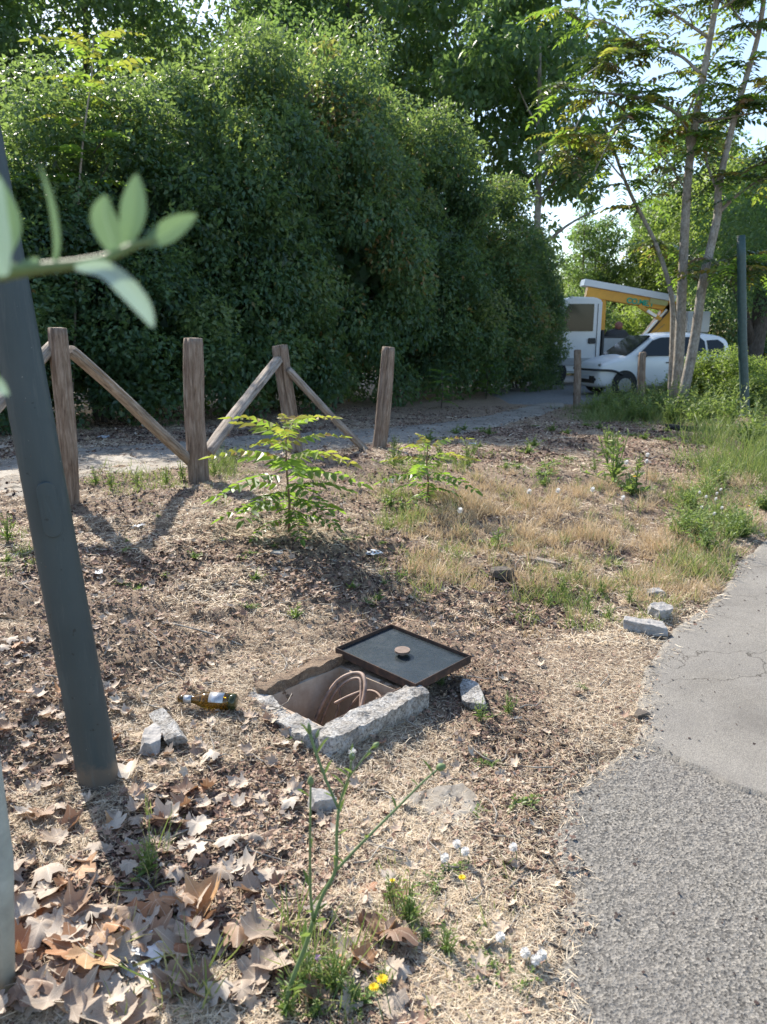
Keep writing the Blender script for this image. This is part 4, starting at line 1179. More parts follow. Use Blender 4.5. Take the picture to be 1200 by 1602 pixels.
def frond_mesh(seed, pairs=9, toff=0.0):
    V, F, T = frond_arrays(seed, pairs)
    F2 = [tuple(dict.fromkeys(f)) for f in F]
    me = bpy.data.meshes.new('frond'); me.from_pydata([tuple(v) for v in V], [], F2)
    at = me.attributes.new('tint', 'FLOAT', 'POINT'); at.data.foreach_set('value', np.clip(T + toff, 0, 1).astype(np.float32))
    me.materials.append(M['ail']); return me
FR = [frond_mesh(k, 8 + k % 3) for k in range(4)]
FR_Y = [frond_mesh(k + 9, 8, .28) for k in range(2)]
FR_R = [frond_mesh(k + 20, 7, .45) for k in range(2)]
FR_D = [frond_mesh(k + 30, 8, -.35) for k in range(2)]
M['ail_dark'] = m_leaf('shaded_leaflets', [(0, (0.02, 0.055, 0.025)), (0.5, (0.045, 0.095, 0.035)), (0.85, (0.12, 0.13, 0.045)), (1, (0.16, 0.08, 0.045))], 0.22, (0.25, 0.4, 0.06), 0.4, 0.5, 0.7)  # darker copy of the leaflets, backlit shade put into its colour
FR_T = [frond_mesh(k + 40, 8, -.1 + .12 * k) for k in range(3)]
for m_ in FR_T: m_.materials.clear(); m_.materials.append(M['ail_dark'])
def put_frond(parent, me, p, az, pitch, length, roll=0):
    o = link('frond', me, None, parent)
    Rm = Matrix.Rotation(az, 4, 'Z') @ Matrix.Rotation(pitch, 4, 'X') @ Matrix.Rotation(roll, 4, 'Y')
    o.matrix_local = Matrix.Translation(p) @ Rm @ Matrix.Scale(length, 4)
    return o
def sapling(px, py, h, nf, fl, label, seed, spec=None):
    q = PG(px, py); r = random.Random(seed)
    t_ = empty('sapling', q, label, 'sapling', None)
    mb = MB(); mb.tube([(0, 0, -.03), (.01, 0, h * .3), (-.005, 0.01, h * .65), (0.0, 0, h)], [.009, .008, .006, .004], 8); mb.obj('stem', M['stem_red'], t_, True)
    for k in range(nf):
        t = k / (nf - 1); z = h * (.12 + .88 * t); az = k * 2.4 + r.uniform(-.3, .3)
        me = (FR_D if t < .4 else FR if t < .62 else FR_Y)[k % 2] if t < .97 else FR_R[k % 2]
        put_frond(t_, me, Vector((0, 0, z)), az, .1 + .65 * t * t + r.uniform(-.1, .1), fl * (.75 + .35 * math.sin(t * 3.1)) * r.uniform(.85, 1.1) * (.6 if t > .97 else 1))
    return t_
sapling(452, 845, .68, 30, .4, 'larger green feathery leaved sapling growing in front of the third fence post', 3)
sapling(668, 790, .44, 17, .34, 'smaller green feathery leaved sapling growing in front of the split post', 8)

# tall sapling at upper left, in front of the hedge
def pole_tree(name, base, pts, rad, label, cat='tree', bark='bark', fr=None, n_side=10):
    root = empty(name, base, label, cat)
    mb = MB(); P = smooth_path([p - base for p in pts], 6); k = len(P)
    mb.tube(P, [rad[0] + (rad[1] - rad[0]) * i / (k - 1) for i in range(k)], n_side)
    tr = mb.obj('trunk', M[bark], root, True)
    return root, P
hb = PG(118, 668); hb = Vector((hb.x, hb.y - .2, G1(hb.x, hb.y - .2))); Yh = hb.y
pts = [hb + Vector((0, 0, -.1)), PD(118, 480, Yh), PD(122, 330, Yh), PD(130, 220, Yh), PD(143, 120, Yh), PD(146, 60, Yh)]
root, P = pole_tree('tall_sapling', hb, pts, (.022, .009), 'tall thin sapling with yellow and orange tipped fronds in front of the hedge, upper left', 'sapling')
r = random.Random(5)
for k in range(24):
    t = .45 + .55 * k / 23; p = P[min(len(P) - 1, int(t * (len(P) - 1)))]
    me = FR_R[k % 2] if t > .93 else (FR_Y[k % 2] if t > .62 else FR[k % 4])
    put_frond(root, me, p, k * 2.4, .15 + .45 * t * t + r.uniform(-.15, .15), r.uniform(.55, .85) * (1 if t < .93 else .8))
# side twigs
for (a, b, c_) in [((146, 240), (165, 215), (190, 190)), ((125, 330), (150, 290), (175, 250)), ((120, 300), (100, 280), (85, 250))]:
    mb = MB(); mb.tube([PD(*q, Yh) - hb for q in (a, b, c_)], [.009, .007, .004], 6); mb.obj('branch', M['bark_dark'], root, True)
# ferny saplings at the hedge foot
for k, (px, py, lab, s) in enumerate([(150, 640, 'dark feathery sapling at the hedge foot between the first two posts', 1.1), (210, 655, 'dark feathery sapling behind the first diagonal rail', .9), (520, 640, 'dark feathery sapling behind the third diagonal rail', .9),
                                      (60, 660, 'dark feathery sapling at the hedge foot behind the leaning pole', 1.2), (690, 640, 'low feathery sapling at the hedge foot right of the split post', .6), (760, 625, 'small feathery sapling at the hedge foot near the footpath bend', .6)]):
    q = PG(px, py)
    t_ = empty('hedge_sapling', q, lab, 'sapling'); h = 1.25 * s
    mb = MB(); mb.tube([(0, 0, -.05), (.03, 0, h * .5), (0, .02, h)], [.012, .01, .006], 6); mb.obj('stem', M['bark_dark'], t_, True)
    for j in range(16):
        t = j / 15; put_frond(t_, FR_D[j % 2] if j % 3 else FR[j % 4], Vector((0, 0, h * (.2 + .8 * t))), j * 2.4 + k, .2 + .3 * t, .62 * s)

# right-hand young trees (tree of heaven) with crowns of fronds
def heaven_tree(base_px, Yd, trunk_px, rad, branches, label, seed, nfr, zmin, dark=.5):
    base = PG(*base_px) if Yd is None else None
    Yt = base.y
    pts = [base + Vector((0, 0, -.15))] + [PD(a, b, Yt + dy) for a, b, dy in trunk_px]
    root, P = pole_tree('young_tree', base, pts, rad, label)
    ends = [(P[i], rad[1]) for i in range(len(P) * 3 // 5, len(P), 3)]
    r = random.Random(seed)
    for br in branches:
        Q = smooth_path([PD(a, b, Yt + dy) - base for a, b, dy in br[0]], 5); k = len(Q)
        mb = MB(); mb.tube(Q, [br[1] * (1 - .75 * i / (k - 1)) for i in range(k)], 7); mb.obj('branch', M['bark'], root, True)
        for i in range(1, k): ends.append((Q[i], .01))
        # twigs
        for i in range(2, k, 2):
            e = Q[i] + Vector((r.uniform(-.6, .6), r.uniform(-.6, .6), r.uniform(-.05, .6)))
            mb = MB(); mb.tube([Q[i], Q[i].lerp(e, .5) + Vector((0, 0, .05)), e], [br[1] * .35, br[1] * .25, .004], 5); mb.obj('twig', M['bark'], root, True)
            ends.append((e, .01)); ends.append((e, .01))
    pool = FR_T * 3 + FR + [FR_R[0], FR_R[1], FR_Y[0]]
    n = 0
    while n < nfr:
        e, _ = r.choice(ends)
        if e.z < zmin: 
            n += 1; continue
        for j in range(r.randint(3, 6)):
            put_frond(root, r.choice(pool), e + Vector((r.uniform(-.05, .05), r.uniform(-.05, .05), r.uniform(-.05, .05))), r.uniform(0, 6.28), r.uniform(-.25, .35), r.uniform(.5, .85)); n += 1
    return root
heaven_tree((1055, 640), None, [(1062, 560, 0), (1068, 430, 0), (1078, 260, 0), (1100, 120, 0), (1125, -20, 0), (1140, -110, 0)], (.125, .04),
            [([(1080, 240, 0), (1066, 185, .1), (1010, 155, .2), (940, 145, .3), (870, 135, .4)], .05), ([(1090, 190, 0), (1130, 185, -.3), (1190, 175, -.5)], .04),
             ([(1100, 120, 0), (1060, 85, .3), (1000, 70, .6), (930, 100, .9)], .035), ([(1110, 60, 0), (1050, 20, .2), (980, -20, .4)], .035), ([(1120, 20, 0), (1160, -10, -.4), (1200, -60, -.6)], .03),
             ([(1075, 300, 0), (1040, 250, .3), (1000, 215, .6)], .02), ([(940, 145, .3), (905, 190, .2), (890, 240, .1)], .02), ([(1000, 70, .6), (960, 40, .8), (900, 20, 1.0)], .02), ([(1010, 155, .2), (960, 210, -.2), (930, 270, -.4)], .02), ([(1070, 190, 0), (1110, 100, .5), (1150, 40, .9)], .03)],
            'straight young grey trunk with sparse drooping leaves in front of the white car', 4, 285, 2.3)
heaven_tree((1062, 643), None, [(1085, 540, 0), (1100, 440, .05), (1122, 340, .1), (1125, 290, .1), (1150, 180, .2), (1185, 60, .3), (1200, -40, .3)], (.11, .04),
            [([(1122, 335, .1), (1160, 300, -.1), (1200, 275, -.2)], .04), ([(1123, 300, .1), (1105, 250, .3), (1110, 200, .4)], .035), ([(1150, 180, .2), (1180, 150, .2), (1230, 120, .2)], .035),
             ([(1095, 470, 0), (1115, 430, -.2), (1130, 415, -.3)], .015), ([(1108, 400, 0), (1150, 430, -.4), (1185, 400, -.6)], .012), ([(1185, 60, .3), (1150, 20, .5), (1120, -30, .8)], .03)],
            'young grey trunk leaning right and forking, beside the straight one', 9, 250, 2.0)
heaven_tree((1048, 640), None, [(1052, 540, .3), (1050, 460, .5), (1025, 380, .7), (985, 300, .9), (955, 220, 1.0), (935, 165, 1.1)], (.07, .02),
            [([(1000, 320, .9), (1030, 285, 1.0), (1040, 255, 1.1)], .02), ([(975, 280, .9), (940, 240, 1), (905, 215, 1.1)], .02), ([(1048, 440, .5), (1070, 415, .6), (1090, 390, .7)], .012), ([(960, 240, 1), (985, 200, 1.2), (1010, 175, 1.3)], .018)],
            'thin dark trunk leaning left across the gap of sky', 14, 130, 2.0)
# a tall tree out at the right with a thick dark trunk
q = PG(1188, 612); q = Vector((q.x - .1, q.y + .5, 0)); q.z = G1(q.x, q.y)
t_ = empty('thick_tree', q, 'thick dark barked tree trunk at the right edge', 'tree')
mb = MB(); mb.tube(smooth_path([(0, 0, -.2), (0, 0, .4), (.12, 0, 1.8), (.2, .1, 3.4), (.5, .2, 5.5)], 5), [.42, .4, .37, .33, .3, .28, .27, .26, .25, .24, .23, .22, .21, .2, .18, .16, .14, .12, .1, .09, .08][:21], 16); mb.obj('trunk', M['bark_dark'], t_, True)
mb = MB(); mb.tube([(0, 0, 1.2), (-.5, -.2, 2.4), (-1.1, -.2, 3.6)], [.16, .12, .05], 10); mb.obj('limb', M['bark_dark'], t_, True)
cm = crown_mesh('thick_tree_crown', 77, 2.6, 2.4, 2.1, 4.0, 60, .6, 260, .12, 0, 1.6, .8, .1, .4)
cr = link('crown', cm, M['tree_dark'], t_); cr.location = (.9, .6, 0)

# dark green pole at right
q = PG(1166, 653)
t1 = PD(1160, 400, q.y)
mb = MB(); mb.tube([Vector((0, 0, -.1)), Vector((0, 0, 0)), (t1 - q) * .5 + Vector((-.02, 0, 0)), t1 - q, (t1 - q) * 1.12], [.085, .085, .08, .075, .07], 20)
t_ = empty('green_pole', q, 'dark green metal pole standing between the bushes and the thick trunk', 'pole')
mb.obj('shaft', M['pole_green'], t_, True)
mb = MB(); disc(mb, 0, 0, -.02, .05, .14, 20, .12); mb.obj('base', M['pole_green'], t_, True)

# overhead wire between two far poles
a = PD(560, 195, 33); b = PD(1330, 255, 26)
wr = MB(); wr.tube(smooth_path([a, a.lerp(b, .5) - Vector((0, 0, .25)), b], 10), .014, 6)
o = wr.obj('overhead_wire', M['wire']); tag(o, 'thin pale wire crossing the sky between the tree crowns', 'wire')
for k, e in enumerate((a, b)):
    mb = MB(); mb.tube([(0, 0, -.3), (0, 0, e.z + .4)], [.12, .09], 10)
    o = mb.obj('wire_pole', M['pole_green'], None, True); o.location = (e.x, e.y, 0)
    tag(o, ['utility pole hidden behind the hedge holding the wire', 'utility pole beyond the frame at the right holding the wire'][k], 'pole')

# ------------------------------------------------------------------ truck with aerial platform
TY = 24.6
def TP(px, py, Y=TY):
    v = PD(px, py, Y); return (v.x, v.z)
tz = float(street_z(np.array([7.0]), np.array([TY]))[0])
tx0 = PD(943, 500, TY).x                      # rear wall of the cab
truck = empty('platform_truck', (tx0, TY + .95, tz), 'white cab work truck with folded orange boom and grey drop sides', 'truck')
def TL(px, py, Y=TY): 
    x, z = TP(px, py, Y); return (x - tx0, z - tz)
y0 = -.95
zt = TL(943, 470)[1]; zb = TL(943, 584)[1]
# cab profile, front to the left
cab = [(-.02, zb + .1), (-.02, zt), (-.25, zt + .1), (-1.0, zt + .12), (-1.25, zt - .05), (-1.75, zt - .95), (-2.35, zt - 1.12), (-2.5, zt - 1.35), (-2.55, zb + .15), (-2.4, zb), (-.1, zb)]
mb = MB(); mb.prism(cab, 0.03, 1.87)
body = mb.obj('cab', M['white_paint'], truck, bevel=.04); body.location = (0, y0, 0)
mb = MB(); mb.prism([(-.28, zt - .92), (-.28, zt - .1), (-1.05, zt - .1), (-1.5, zt - .92)], .0, .04); o = mb.obj('side_window', M['glass'], truck, bevel=.01); o.location = (0, y0 - .004, 0)
mb = MB(); mb.prism([(-1.3, zt - .12), (-1.34, zt - .1), (-1.82, zt - .93), (-1.78, zt - .95)], .15, 1.7); o = mb.obj('windscreen', M['glass'], truck); o.location = (0, y0, 0)
mb = MB(); mb.prism([(-.05, zb + .24), (-.05, zb + .47), (-1.55, zb + .47), (-1.55, zb + .24)], 0, .05); o = mb.obj('side_trim', M['grey_panel'], truck, bevel=.01); o.location = (0, y0 - .012, 0)
hx, hz = TL(925, 534)
mb = MB(); mb.box(hx - .1, 0, hz - .07, hx + .13, .05, hz + .1); o = mb.obj('door_handle', M['black'], truck, bevel=.015); o.location = (0, y0 - .02, 0)
mb = MB(); mb.box(-.16, 0, zb + .05, -.15, .03, zt - .1); mb.box(-1.6, 0, zb + .05, -1.59, .03, zt - 1.05); mb.box(-1.6, 0, zb + .05, -.15, .03, zb + .06); o = mb.obj('door_seam', M['black'], truck); o.location = (0, y0 + .002, 0)
mb = MB(); mb.box(-1.5, -.22, zt - .95, -1.4, -.02, zt - .5); o = mb.obj('mirror', M['black'], truck, bevel=.03); o.location = (0, y0, 0)
def wheel(parent, x, y, z, r, wdt, seed=0):
    w_ = empty_part('wheel', parent, (x, y, z))
    prof = [(-wdt / 2, r * .62), (-wdt / 2, r * .93), (-wdt * .35, r), (wdt * .35, r), (wdt / 2, r * .93), (wdt / 2, r * .62)]
    V, F = lathe(prof, 28); V = [(b, a, c) for a, b, c in V]
    m_ = MB(); m_.add(V, F); m_.obj('tyre', M['tyre'], w_, True)
    V, F = lathe([(-wdt * .52, r * .6), (-wdt * .5, r * .1), (wdt * .5, r * .1), (wdt * .52, r * .6)], 20); V = [(b, a, c) for a, b, c in V]
    m_ = MB(); m_.add(V, F)
    m_.obj('rim', M['grey_panel'], w_, False)
    m_ = MB()
    for k in range(7):
        th = k * 2 * math.pi / 7
        c_, s_ = math.cos(th), math.sin(th)
        m_.add([(c_ * r * .15 - s_ * .03, -wdt * .55, s_ * r * .15 + c_ * .03), (c_ * r * .15 + s_ * .03, -wdt * .55, s_ * r * .15 - c_ * .03), (c_ * r * .58 + s_ * .05, -wdt * .55, s_ * r * .58 - c_ * .05), (c_ * r * .58 - s_ * .05, -wdt * .55, s_ * r * .58 + c_ * .05)], [(0, 1, 2, 3)])
    m_.obj('spokes', M['steel'], w_, False)
    return w_
def empty_part(name, parent, loc):
    o = bpy.data.objects.new(name, None); C.objects.link(o); o.parent = parent; o.location = loc; o.empty_display_size = .1; return o
wx, wz = TL(864, 572)
for yy in (y0 + .1, y0 + 1.8): wheel(truck, wx, yy, .37, .37, .22)
for yy in (y0 + .12, y0 + 1.75): wheel(truck, 2.3, yy, .37, .37, .3)
mb = MB(); V, F = lathe([(0, .46), (.05, .46)], 24); mb.add([(b, a, c) for a, b, c in V], F); o = mb.obj('wheel_arch_shade', M['black'], truck); o.location = (wx, y0 + .0, .38)  # black disc standing in for the shaded hollow around the wheel
mb = MB(); mb.box(-2.3, .35, .4, 3.6, .6, .62); mb.box(-2.3, 1.25, .4, 3.6, 1.5, .62); o = mb.obj('chassis', M['chassis'], truck); o.location = (0, y0, 0)
bx, bz = TL(945, 560); tx_, tz_ = TL(1010, 529)
mb = MB(); mb.box(.08, 0, bz, 3.7, .04, tz_); mb.box(.08, 1.86, bz, 3.7, 1.9, tz_); o = mb.obj('drop_side', M['grey_panel'], truck, bevel=.008); o.location = (0, y0, 0)
mb = MB(); mb.box(.08, .0, tz_ + .003, 3.7, .05, tz_ + .06); mb.box(.08, -.01, bz - .1, 3.7, .05, bz - .003); mb.box(.02, 0, zb + .1, .078, 1.9, tz_ + .25); o = mb.obj('bed_frame', M['chassis'], truck); o.location = (0, y0, 0)
mb = MB(); mb.box(.08, .06, bz - .02, 3.7, 1.84, bz + .03); o = mb.obj('load_floor', M['chassis'], truck); o.location = (0, y0, 0)
def bar(name, a, b, th, yc, wd, mat, Y=TY + .6, bev=.01):
    (xa, za), (xb, zb_) = TL(*a, Y), TL(*b, Y)
    d = Vector((xb - xa, 0, zb_ - za)).normalized(); n_ = Vector((-d.z, 0, d.x)) * th / 2
    m_ = MB(); m_.prism([(xa - n_.x, za - n_.z), (xb - n_.x, zb_ - n_.z), (xb + n_.x, zb_ + n_.z), (xa + n_.x, za + n_.z)], yc - wd / 2, yc + wd / 2)
    o = m_.obj(name, mat, truck, bevel=bev); o.location = (0, -.95 + .6, 0); return o
bar('lower_boom', (920, 456), (1070, 482), .3, .25, .3, M['orange'])
bar('upper_boom', (915, 441), (1058, 467), .2, .3, .55, M['white_paint'])
bar('boom_link', (1000, 462), (1062, 476), .12, .3, .2, M['chassis'])
bar('boom_support', (947, 462), (944, 528), .16, .25, .2, M['orange'])
bar('crane_arm', (1063, 478), (1020, 535), .62, .25, .3, M['orange'])
bar('ram', (1000, 478), (1035, 500), .12, .05, .1, M['orange'])
bar('ram_rod', (1012, 486), (1026, 495), .09, -.02, .08, M['steel'])
bar('yellow_panel', (1018, 470), (1046, 475), .16, .08, .03, M['yellow'])
bar('slide_rail', (1004, 529), (1044, 484), .06, .05, .06, M['steel'])
bar('slide_rail', (1007, 531), (1047, 486), .04, .03, .06, M['chassis'])
bar('turret', (1030, 535), (1030, 562), .5, .25, .6, M['orange'])
(xb1, zb1) = TL(1073, 520, TY + .6); (xb2, zb2) = TL(1086, 487, TY + .6)
mb = MB(); mb.box(xb1, -.1, zb1, xb1 + .7, .6, zb2); o = mb.obj('basket', M['white_paint'], truck, bevel=.03); o.location = (0, -.35, 0)
(xb1, zb1) = TL(1022, 526, TY + .2)
mb = MB(); mb.prism([(xb1, zb1 - .2), (xb1 + .42, zb1 - .2), (xb1 + .3, zb1 + .02), (xb1 + .2, zb1 + .12), (xb1 + .08, zb1 + .0)], 0, .3); o = mb.obj('teal_cover', M['teal'], truck, bevel=.02); o.location = (0, -.75, 0)
(xb1, zb1) = TL(963, 522, TY + .5)
mb = MB()
V, F = lathe([(-.35, .05), (-.25, .2), (0, .26), (.3, .22), (.45, .06)], 12); mb.add([(a + xb1, b, c + zb1 - .1) for a, b, c in V], F); o = mb.obj('tarpaulin_bundle', M['chassis'], truck, True); o.location = (0, -.4, 0)
V, F = lathe([(-.13, .06), (-.08, .12), (.06, .13), (.12, .05)], 12); mb = MB(); mb.add([(b + xb1 + .1, c, a + zb1 + .25) for a, b, c in V], F); o = mb.obj('jerry_can', m_plain('faded_red_plastic', (.32, .13, .1), .6), truck, True); o.location = (0, -.4, 0)
# green lettering on the boom
fc = bpy.data.curves.new('lettering', 'FONT'); fc.body = 'CO.ME.T'; fc.size = .3; fc.offset = .012; fc.extrude = .012; fc.align_x = 'LEFT'
fo = bpy.data.objects.new('lettering', fc); C.objects.link(fo)
dg = bpy.context.evaluated_depsgraph_get()
fm = bpy.data.meshes.new_from_object(fo.evaluated_get(dg)); bpy.data.objects.remove(fo)
o = link('lettering', fm, M['green_text'], truck)
(xa, za) = TL(981, 473, TY + .6); (xb, zb_) = TL(1024, 480, TY + .6)
fw = max(v.co.x for v in fm.vertices)
ang = math.atan2(zb_ - za, xb - xa); sc_ = math.hypot(xb - xa, zb_ - za) / fw
o.matrix_local = Matrix.Translation((xa, -.35 + .25 - .15 - .012, za)) @ Matrix.Rotation(-ang, 4, 'Y') @ Matrix.Rotation(R(90), 4, 'X') @ Matrix.Scale(sc_, 4)

# ------------------------------------------------------------------ white hatchback
CYD = 20.3
cc = PD(975, 600, CYD - .4)    # near front wheel
car = empty('parked_car', (0, 0, 0), 'small white hatchback parked behind the young trees with a black bar over its bumper', 'car')
# local x forward; stations: x, zbottom, zbelt, ztop, half width belt, half width top
st = [(-1.80, .45, .80, .9, .66, .55), (-1.76, .3, .95, 1.35, .74, .58), (-1.6, .22, .98, 1.5, .79, .62), (-1.1, .2, .98, 1.56, .82, .64), (-.5, .2, .97, 1.58, .825, .645), (.1, .2, .96, 1.555, .825, .64),
      (.45, .2, .95, 1.46, .82, .63), (.8, .2, .94, 1.2, .815, .66), (1.08, .2, .93, .99, .81, .70), (1.4, .2, .86, .93, .79, .66), (1.65, .2, .8, .86, .76, .6), (1.78, .22, .72, .76, .7, .52), (1.84, .3, .58, .62, .62, .45)]
V = []; F = []
for (x, zb_, zm, ztp, wb, wt) in st:
    hsh = ztp - zm
    ring = [(0, zb_), (wb * .85, zb_), (wb * .98, zb_ + .1), (wb * 1.01, (zb_ + zm) / 2), (wb, zm - .06), (wb * .965, zm), (wt + (wb - wt) * .35, zm + hsh * .55), (wt, ztp - hsh * .12), (wt * .85, ztp - hsh * .02), (wt * .4, ztp + .015), (0, ztp + .02)]
    full = ring + [(-a, b) for a, b in ring[-2:0:-1]]
    for a, b in full: V.append((x, a, b))
nr = 20
for i in range(len(st) - 1):
    for k in range(nr): F.append((i * nr + k, i * nr + (k + 1) % nr, (i + 1) * nr + (k + 1) % nr, (i + 1) * nr + k))
F.append(tuple(range(nr))); F.append(tuple((len(st) - 1) * nr + k for k in range(nr)))
mb = MB(); mb.add(V, F); body = mb.obj('body', M['white_paint'], car, True)
ss = body.modifiers.new('sub', 'SUBSURF'); ss.levels = 2; ss.render_levels = 2
def sideglass(name, pts, sgn):
    # pts in x,z on the side of the greenhouse
    m_ = MB(); V = []
    for x, z in pts:
        f = (z - .96) / .6; yy = .815 - (.815 - .645) * f
        V.append((x, sgn * (yy + .012), z))
    for x, z in pts:
        f = (z - .96) / .6; yy = .815 - (.815 - .645) * f
        V.append((x, sgn * (yy - .03), z))
    n_ = len(pts)
    m_.add(V, [tuple(range(n_)), tuple(range(2 * n_ - 1, n_ - 1, -1))] + [(i, i + n_, (i + 1) % n_ + n_, (i + 1) % n_) for i in range(n_)])
    return m_.obj(name, M['glass'], car)
for s in (1, -1):
    sideglass('front_window', [(.86, 1.0), (.7, 1.14), (.42, 1.38), (.2, 1.45), (-.1, 1.46), (-.14, 1.0)], s)
    sideglass('rear_window', [(-.2, 1.0), (-.18, 1.46), (-.85, 1.46), (-.98, 1.36), (-1.02, 1.0)], s)
    sideglass('quarter_window', [(-1.1, 1.02), (-1.06, 1.38), (-1.35, 1.4), (-1.5, 1.3), (-1.52, 1.05)], s)
    mb = MB(); V, F = lathe([(-.06, .05), (-.04, .1), (.04, .11), (.07, .06)], 10); mb.add([(a * .8 + .75, s * (.93 + b * .9), c * .7 + 1.03) for a, b, c in V], F); mb.obj('mirror', M['black'], car, True)
    mb = MB(); mb.box(-.1, s * .832 - .008, .82, .1, s * .832 + .012, .85); mb.obj('door_handle', M['black'], car, bevel=.004)
    mb = MB(); mb.box(.84, s * .83 - .005, .3, .85, s * .83 + .004, .94); mb.box(-.17, s * .838 - .005, .3, -.16, s * .838 + .003, .96); mb.box(-1.03, s * .832 - .005, .45, -1.02, s * .832 + .003, .96); mb.obj('door_seam', M['chassis'], car)
    for x in (1.17, -1.17):
        m_ = MB(); V, F = lathe([(0, .345), (.03, .345)], 28); m_.add([(b * .94, a, c * .94) for a, b, c in V], F); o = m_.obj('wheel_arch_shade', M['black'], car); o.location = (x, s * .815 - .015, .33)  # arch is not cut out; a black disc paints its shade
        wheel(car, x, s * .75, .29, .29, .185).rotation_euler = (0, 0, 0 if s < 0 else math.pi)
mb = MB(); mb.add([(1.10, -.66, .985), (1.10, .66, .985), (.44, .56, 1.475), (.44, -.56, 1.475), (1.06, -.64, .95), (1.06, .64, .95), (.4, .54, 1.44), (.4, -.54, 1.44)],
                  [(0, 1, 2, 3), (7, 6, 5, 4), (0, 4, 5, 1), (1, 5, 6, 2), (2, 6, 7, 3), (3, 7, 4, 0)])
o = mb.obj('windscreen', M['glass'], car); o.location = (.015, 0, .03)
for s in (1, -1):
    V, F = lathe([(-.08, .02), (-.06, .1), (.02, .13), (.09, .08)], 14); mb = MB(); mb.add([(a * 1.3 + 1.64, b * .85 + s * .56, c * .75 + .74) for a, b, c in V], F); mb.obj('headlight', M['steel'], car, True)
    V, F = lathe([(-.03, .02), (0, .05), (.04, .03)], 10); mb = MB(); mb.add([(a + 1.8, b * 1.6 + s * .5, c + .42) for a, b, c in V], F); mb.obj('fog_light', M['black'], car, True)
mb = MB(); mb.box(1.78, -.5, .32, 1.87, .5, .5); mb.obj('grille', M['black'], car, bevel=.03)
mb = MB(); mb.box(1.87, -.26, .42, 1.885, .26, .53); mb.obj('number_plate', M['plastic_white'], car)
mb = MB(); mb.tube(smooth_path([(1.25, .84, .55), (1.5, .86, .64), (1.78, .78, .66), (1.92, .55, .66), (1.96, 0, .66), (1.92, -.55, .66), (1.78, -.78, .66), (1.5, -.86, .64), (1.25, -.84, .55)], 5), .028, 8); mb.obj('bumper_bar', M['black'], car, True)
mb = MB(); mb.tube([(0, 0, 1.58), (-.25, 0, 1.78)], .006, 5); o = mb.obj('aerial', M['black'], car)
heading = R(190)
# place so that the near front wheel touches at the measured pixel
wl = Vector((1.17, .75 if True else 0, 0))
hx_, hy_ = math.cos(heading), math.sin(heading)
off = Vector((wl.x * hx_ - wl.y * hy_, wl.x * hy_ + wl.y * hx_, 0))
wpos = PD(975, 600, 19.6)
car.location = (wpos.x - off.x, 19.6 - off.y, float(street_z(np.array([wpos.x + 1.5]), np.array([19.8]))[0])); car.rotation_euler = (0, 0, heading)

# ------------------------------------------------------------------ fallen plane leaves
def plane_leaf(seed, curl=1.0):
    r = random.Random(seed); n = 40
    lobes = [(90, 1.0), (90 + 52, .92), (90 - 52, .92), (90 + 108, .66), (90 - 108, .66)]
    def rad(deg):
        best = .42
        for c, a in lobes:
            d = abs((deg - c + 180) % 360 - 180)
            best = max(best, a * max(0, 1 - (d / 46) ** 1.15 * .62))
        dd = abs((deg - 270 + 180) % 360 - 180)
        if dd < 18: best *= .45
        best *= 1 + .1 * math.cos(math.radians(deg * 13 + seed * 40)) + .05 * math.cos(math.radians(deg * 7 + seed * 90))
        return best
    V = [(0, 0, 0)]; T = [1.0]; rings = (.33, .66, 1.0)
    k1, k2, k3 = r.uniform(.05, .6) * curl, r.uniform(-.55, .5) * curl, r.uniform(0, 6.28)
    ph = r.uniform(0, 6.28); k4 = r.choice([0, .15, .4, .65]) * curl
    for q in rings:
        for i in range(n):
            deg = 360 * i / n; rr = rad(deg) * q; th = math.radians(deg)
            x, y = rr * math.cos(th), rr * math.sin(th)
            xr, yr = x * math.cos(k3) - y * math.sin(k3), x * math.sin(k3) + y * math.cos(k3)
            lobe = min(abs((deg - c + 180) % 360 - 180) for c, a in lobes)
            z = k1 * xr * xr + k2 * yr * yr * .7 + .09 * math.sin(th * 3 + ph) * rr + (.05 * rr * min(1, lobe / 20)) + .35 * k1 * max(0, rr - .6)
            z += k4 * abs(x) * (.5 + .5 * rr) - k4 * .12
            z += .16 * rr * (float(vnoise(np.array([x * 2.6 + seed * 3.1]), np.array([y * 2.6]), seed)[0]) - .5)
            V.append((x * (1 - .2 * abs(k1)), y, z)); T.append(1.0 if lobe < 3 else .0)
    F = [(0, 1 + i, 1 + (i + 1) % n) for i in range(n)]
    for j in range(2):
        for i in range(n): F.append((1 + j * n + i, 1 + (j + 1) * n + i, 1 + (j + 1) * n + (i + 1) % n, 1 + j * n + (i + 1) % n))
    # petiole
    b = len(V); V += [(-.012, -.12, 0), (.012, -.12, 0), (.01, -.62, .12), (-.01, -.62, .12)]; T += [1] * 4; F.append((b, b + 1, b + 2, b + 3))
    me = bpy.data.meshes.new('plane_leaf'); me.from_pydata(V, [], F)
    at = me.attributes.new('tint', 'FLOAT', 'POINT'); at.data.foreach_set('value', np.array(T, np.float32))
    me.polygons.foreach_set('use_smooth', np.ones(len(F), bool))
    return me
PLm = {}
for key in ('fallen', 'fallen_red', 'fallen_dark'):
    L_ = []
    for s in range(12):
        me = plane_leaf(s * 3 + len(key), 1.0 + .3 * (s % 3)); me.materials.append(M[key]); L_.append(me)
    PLm[key] = L_
rl = random.Random(99)
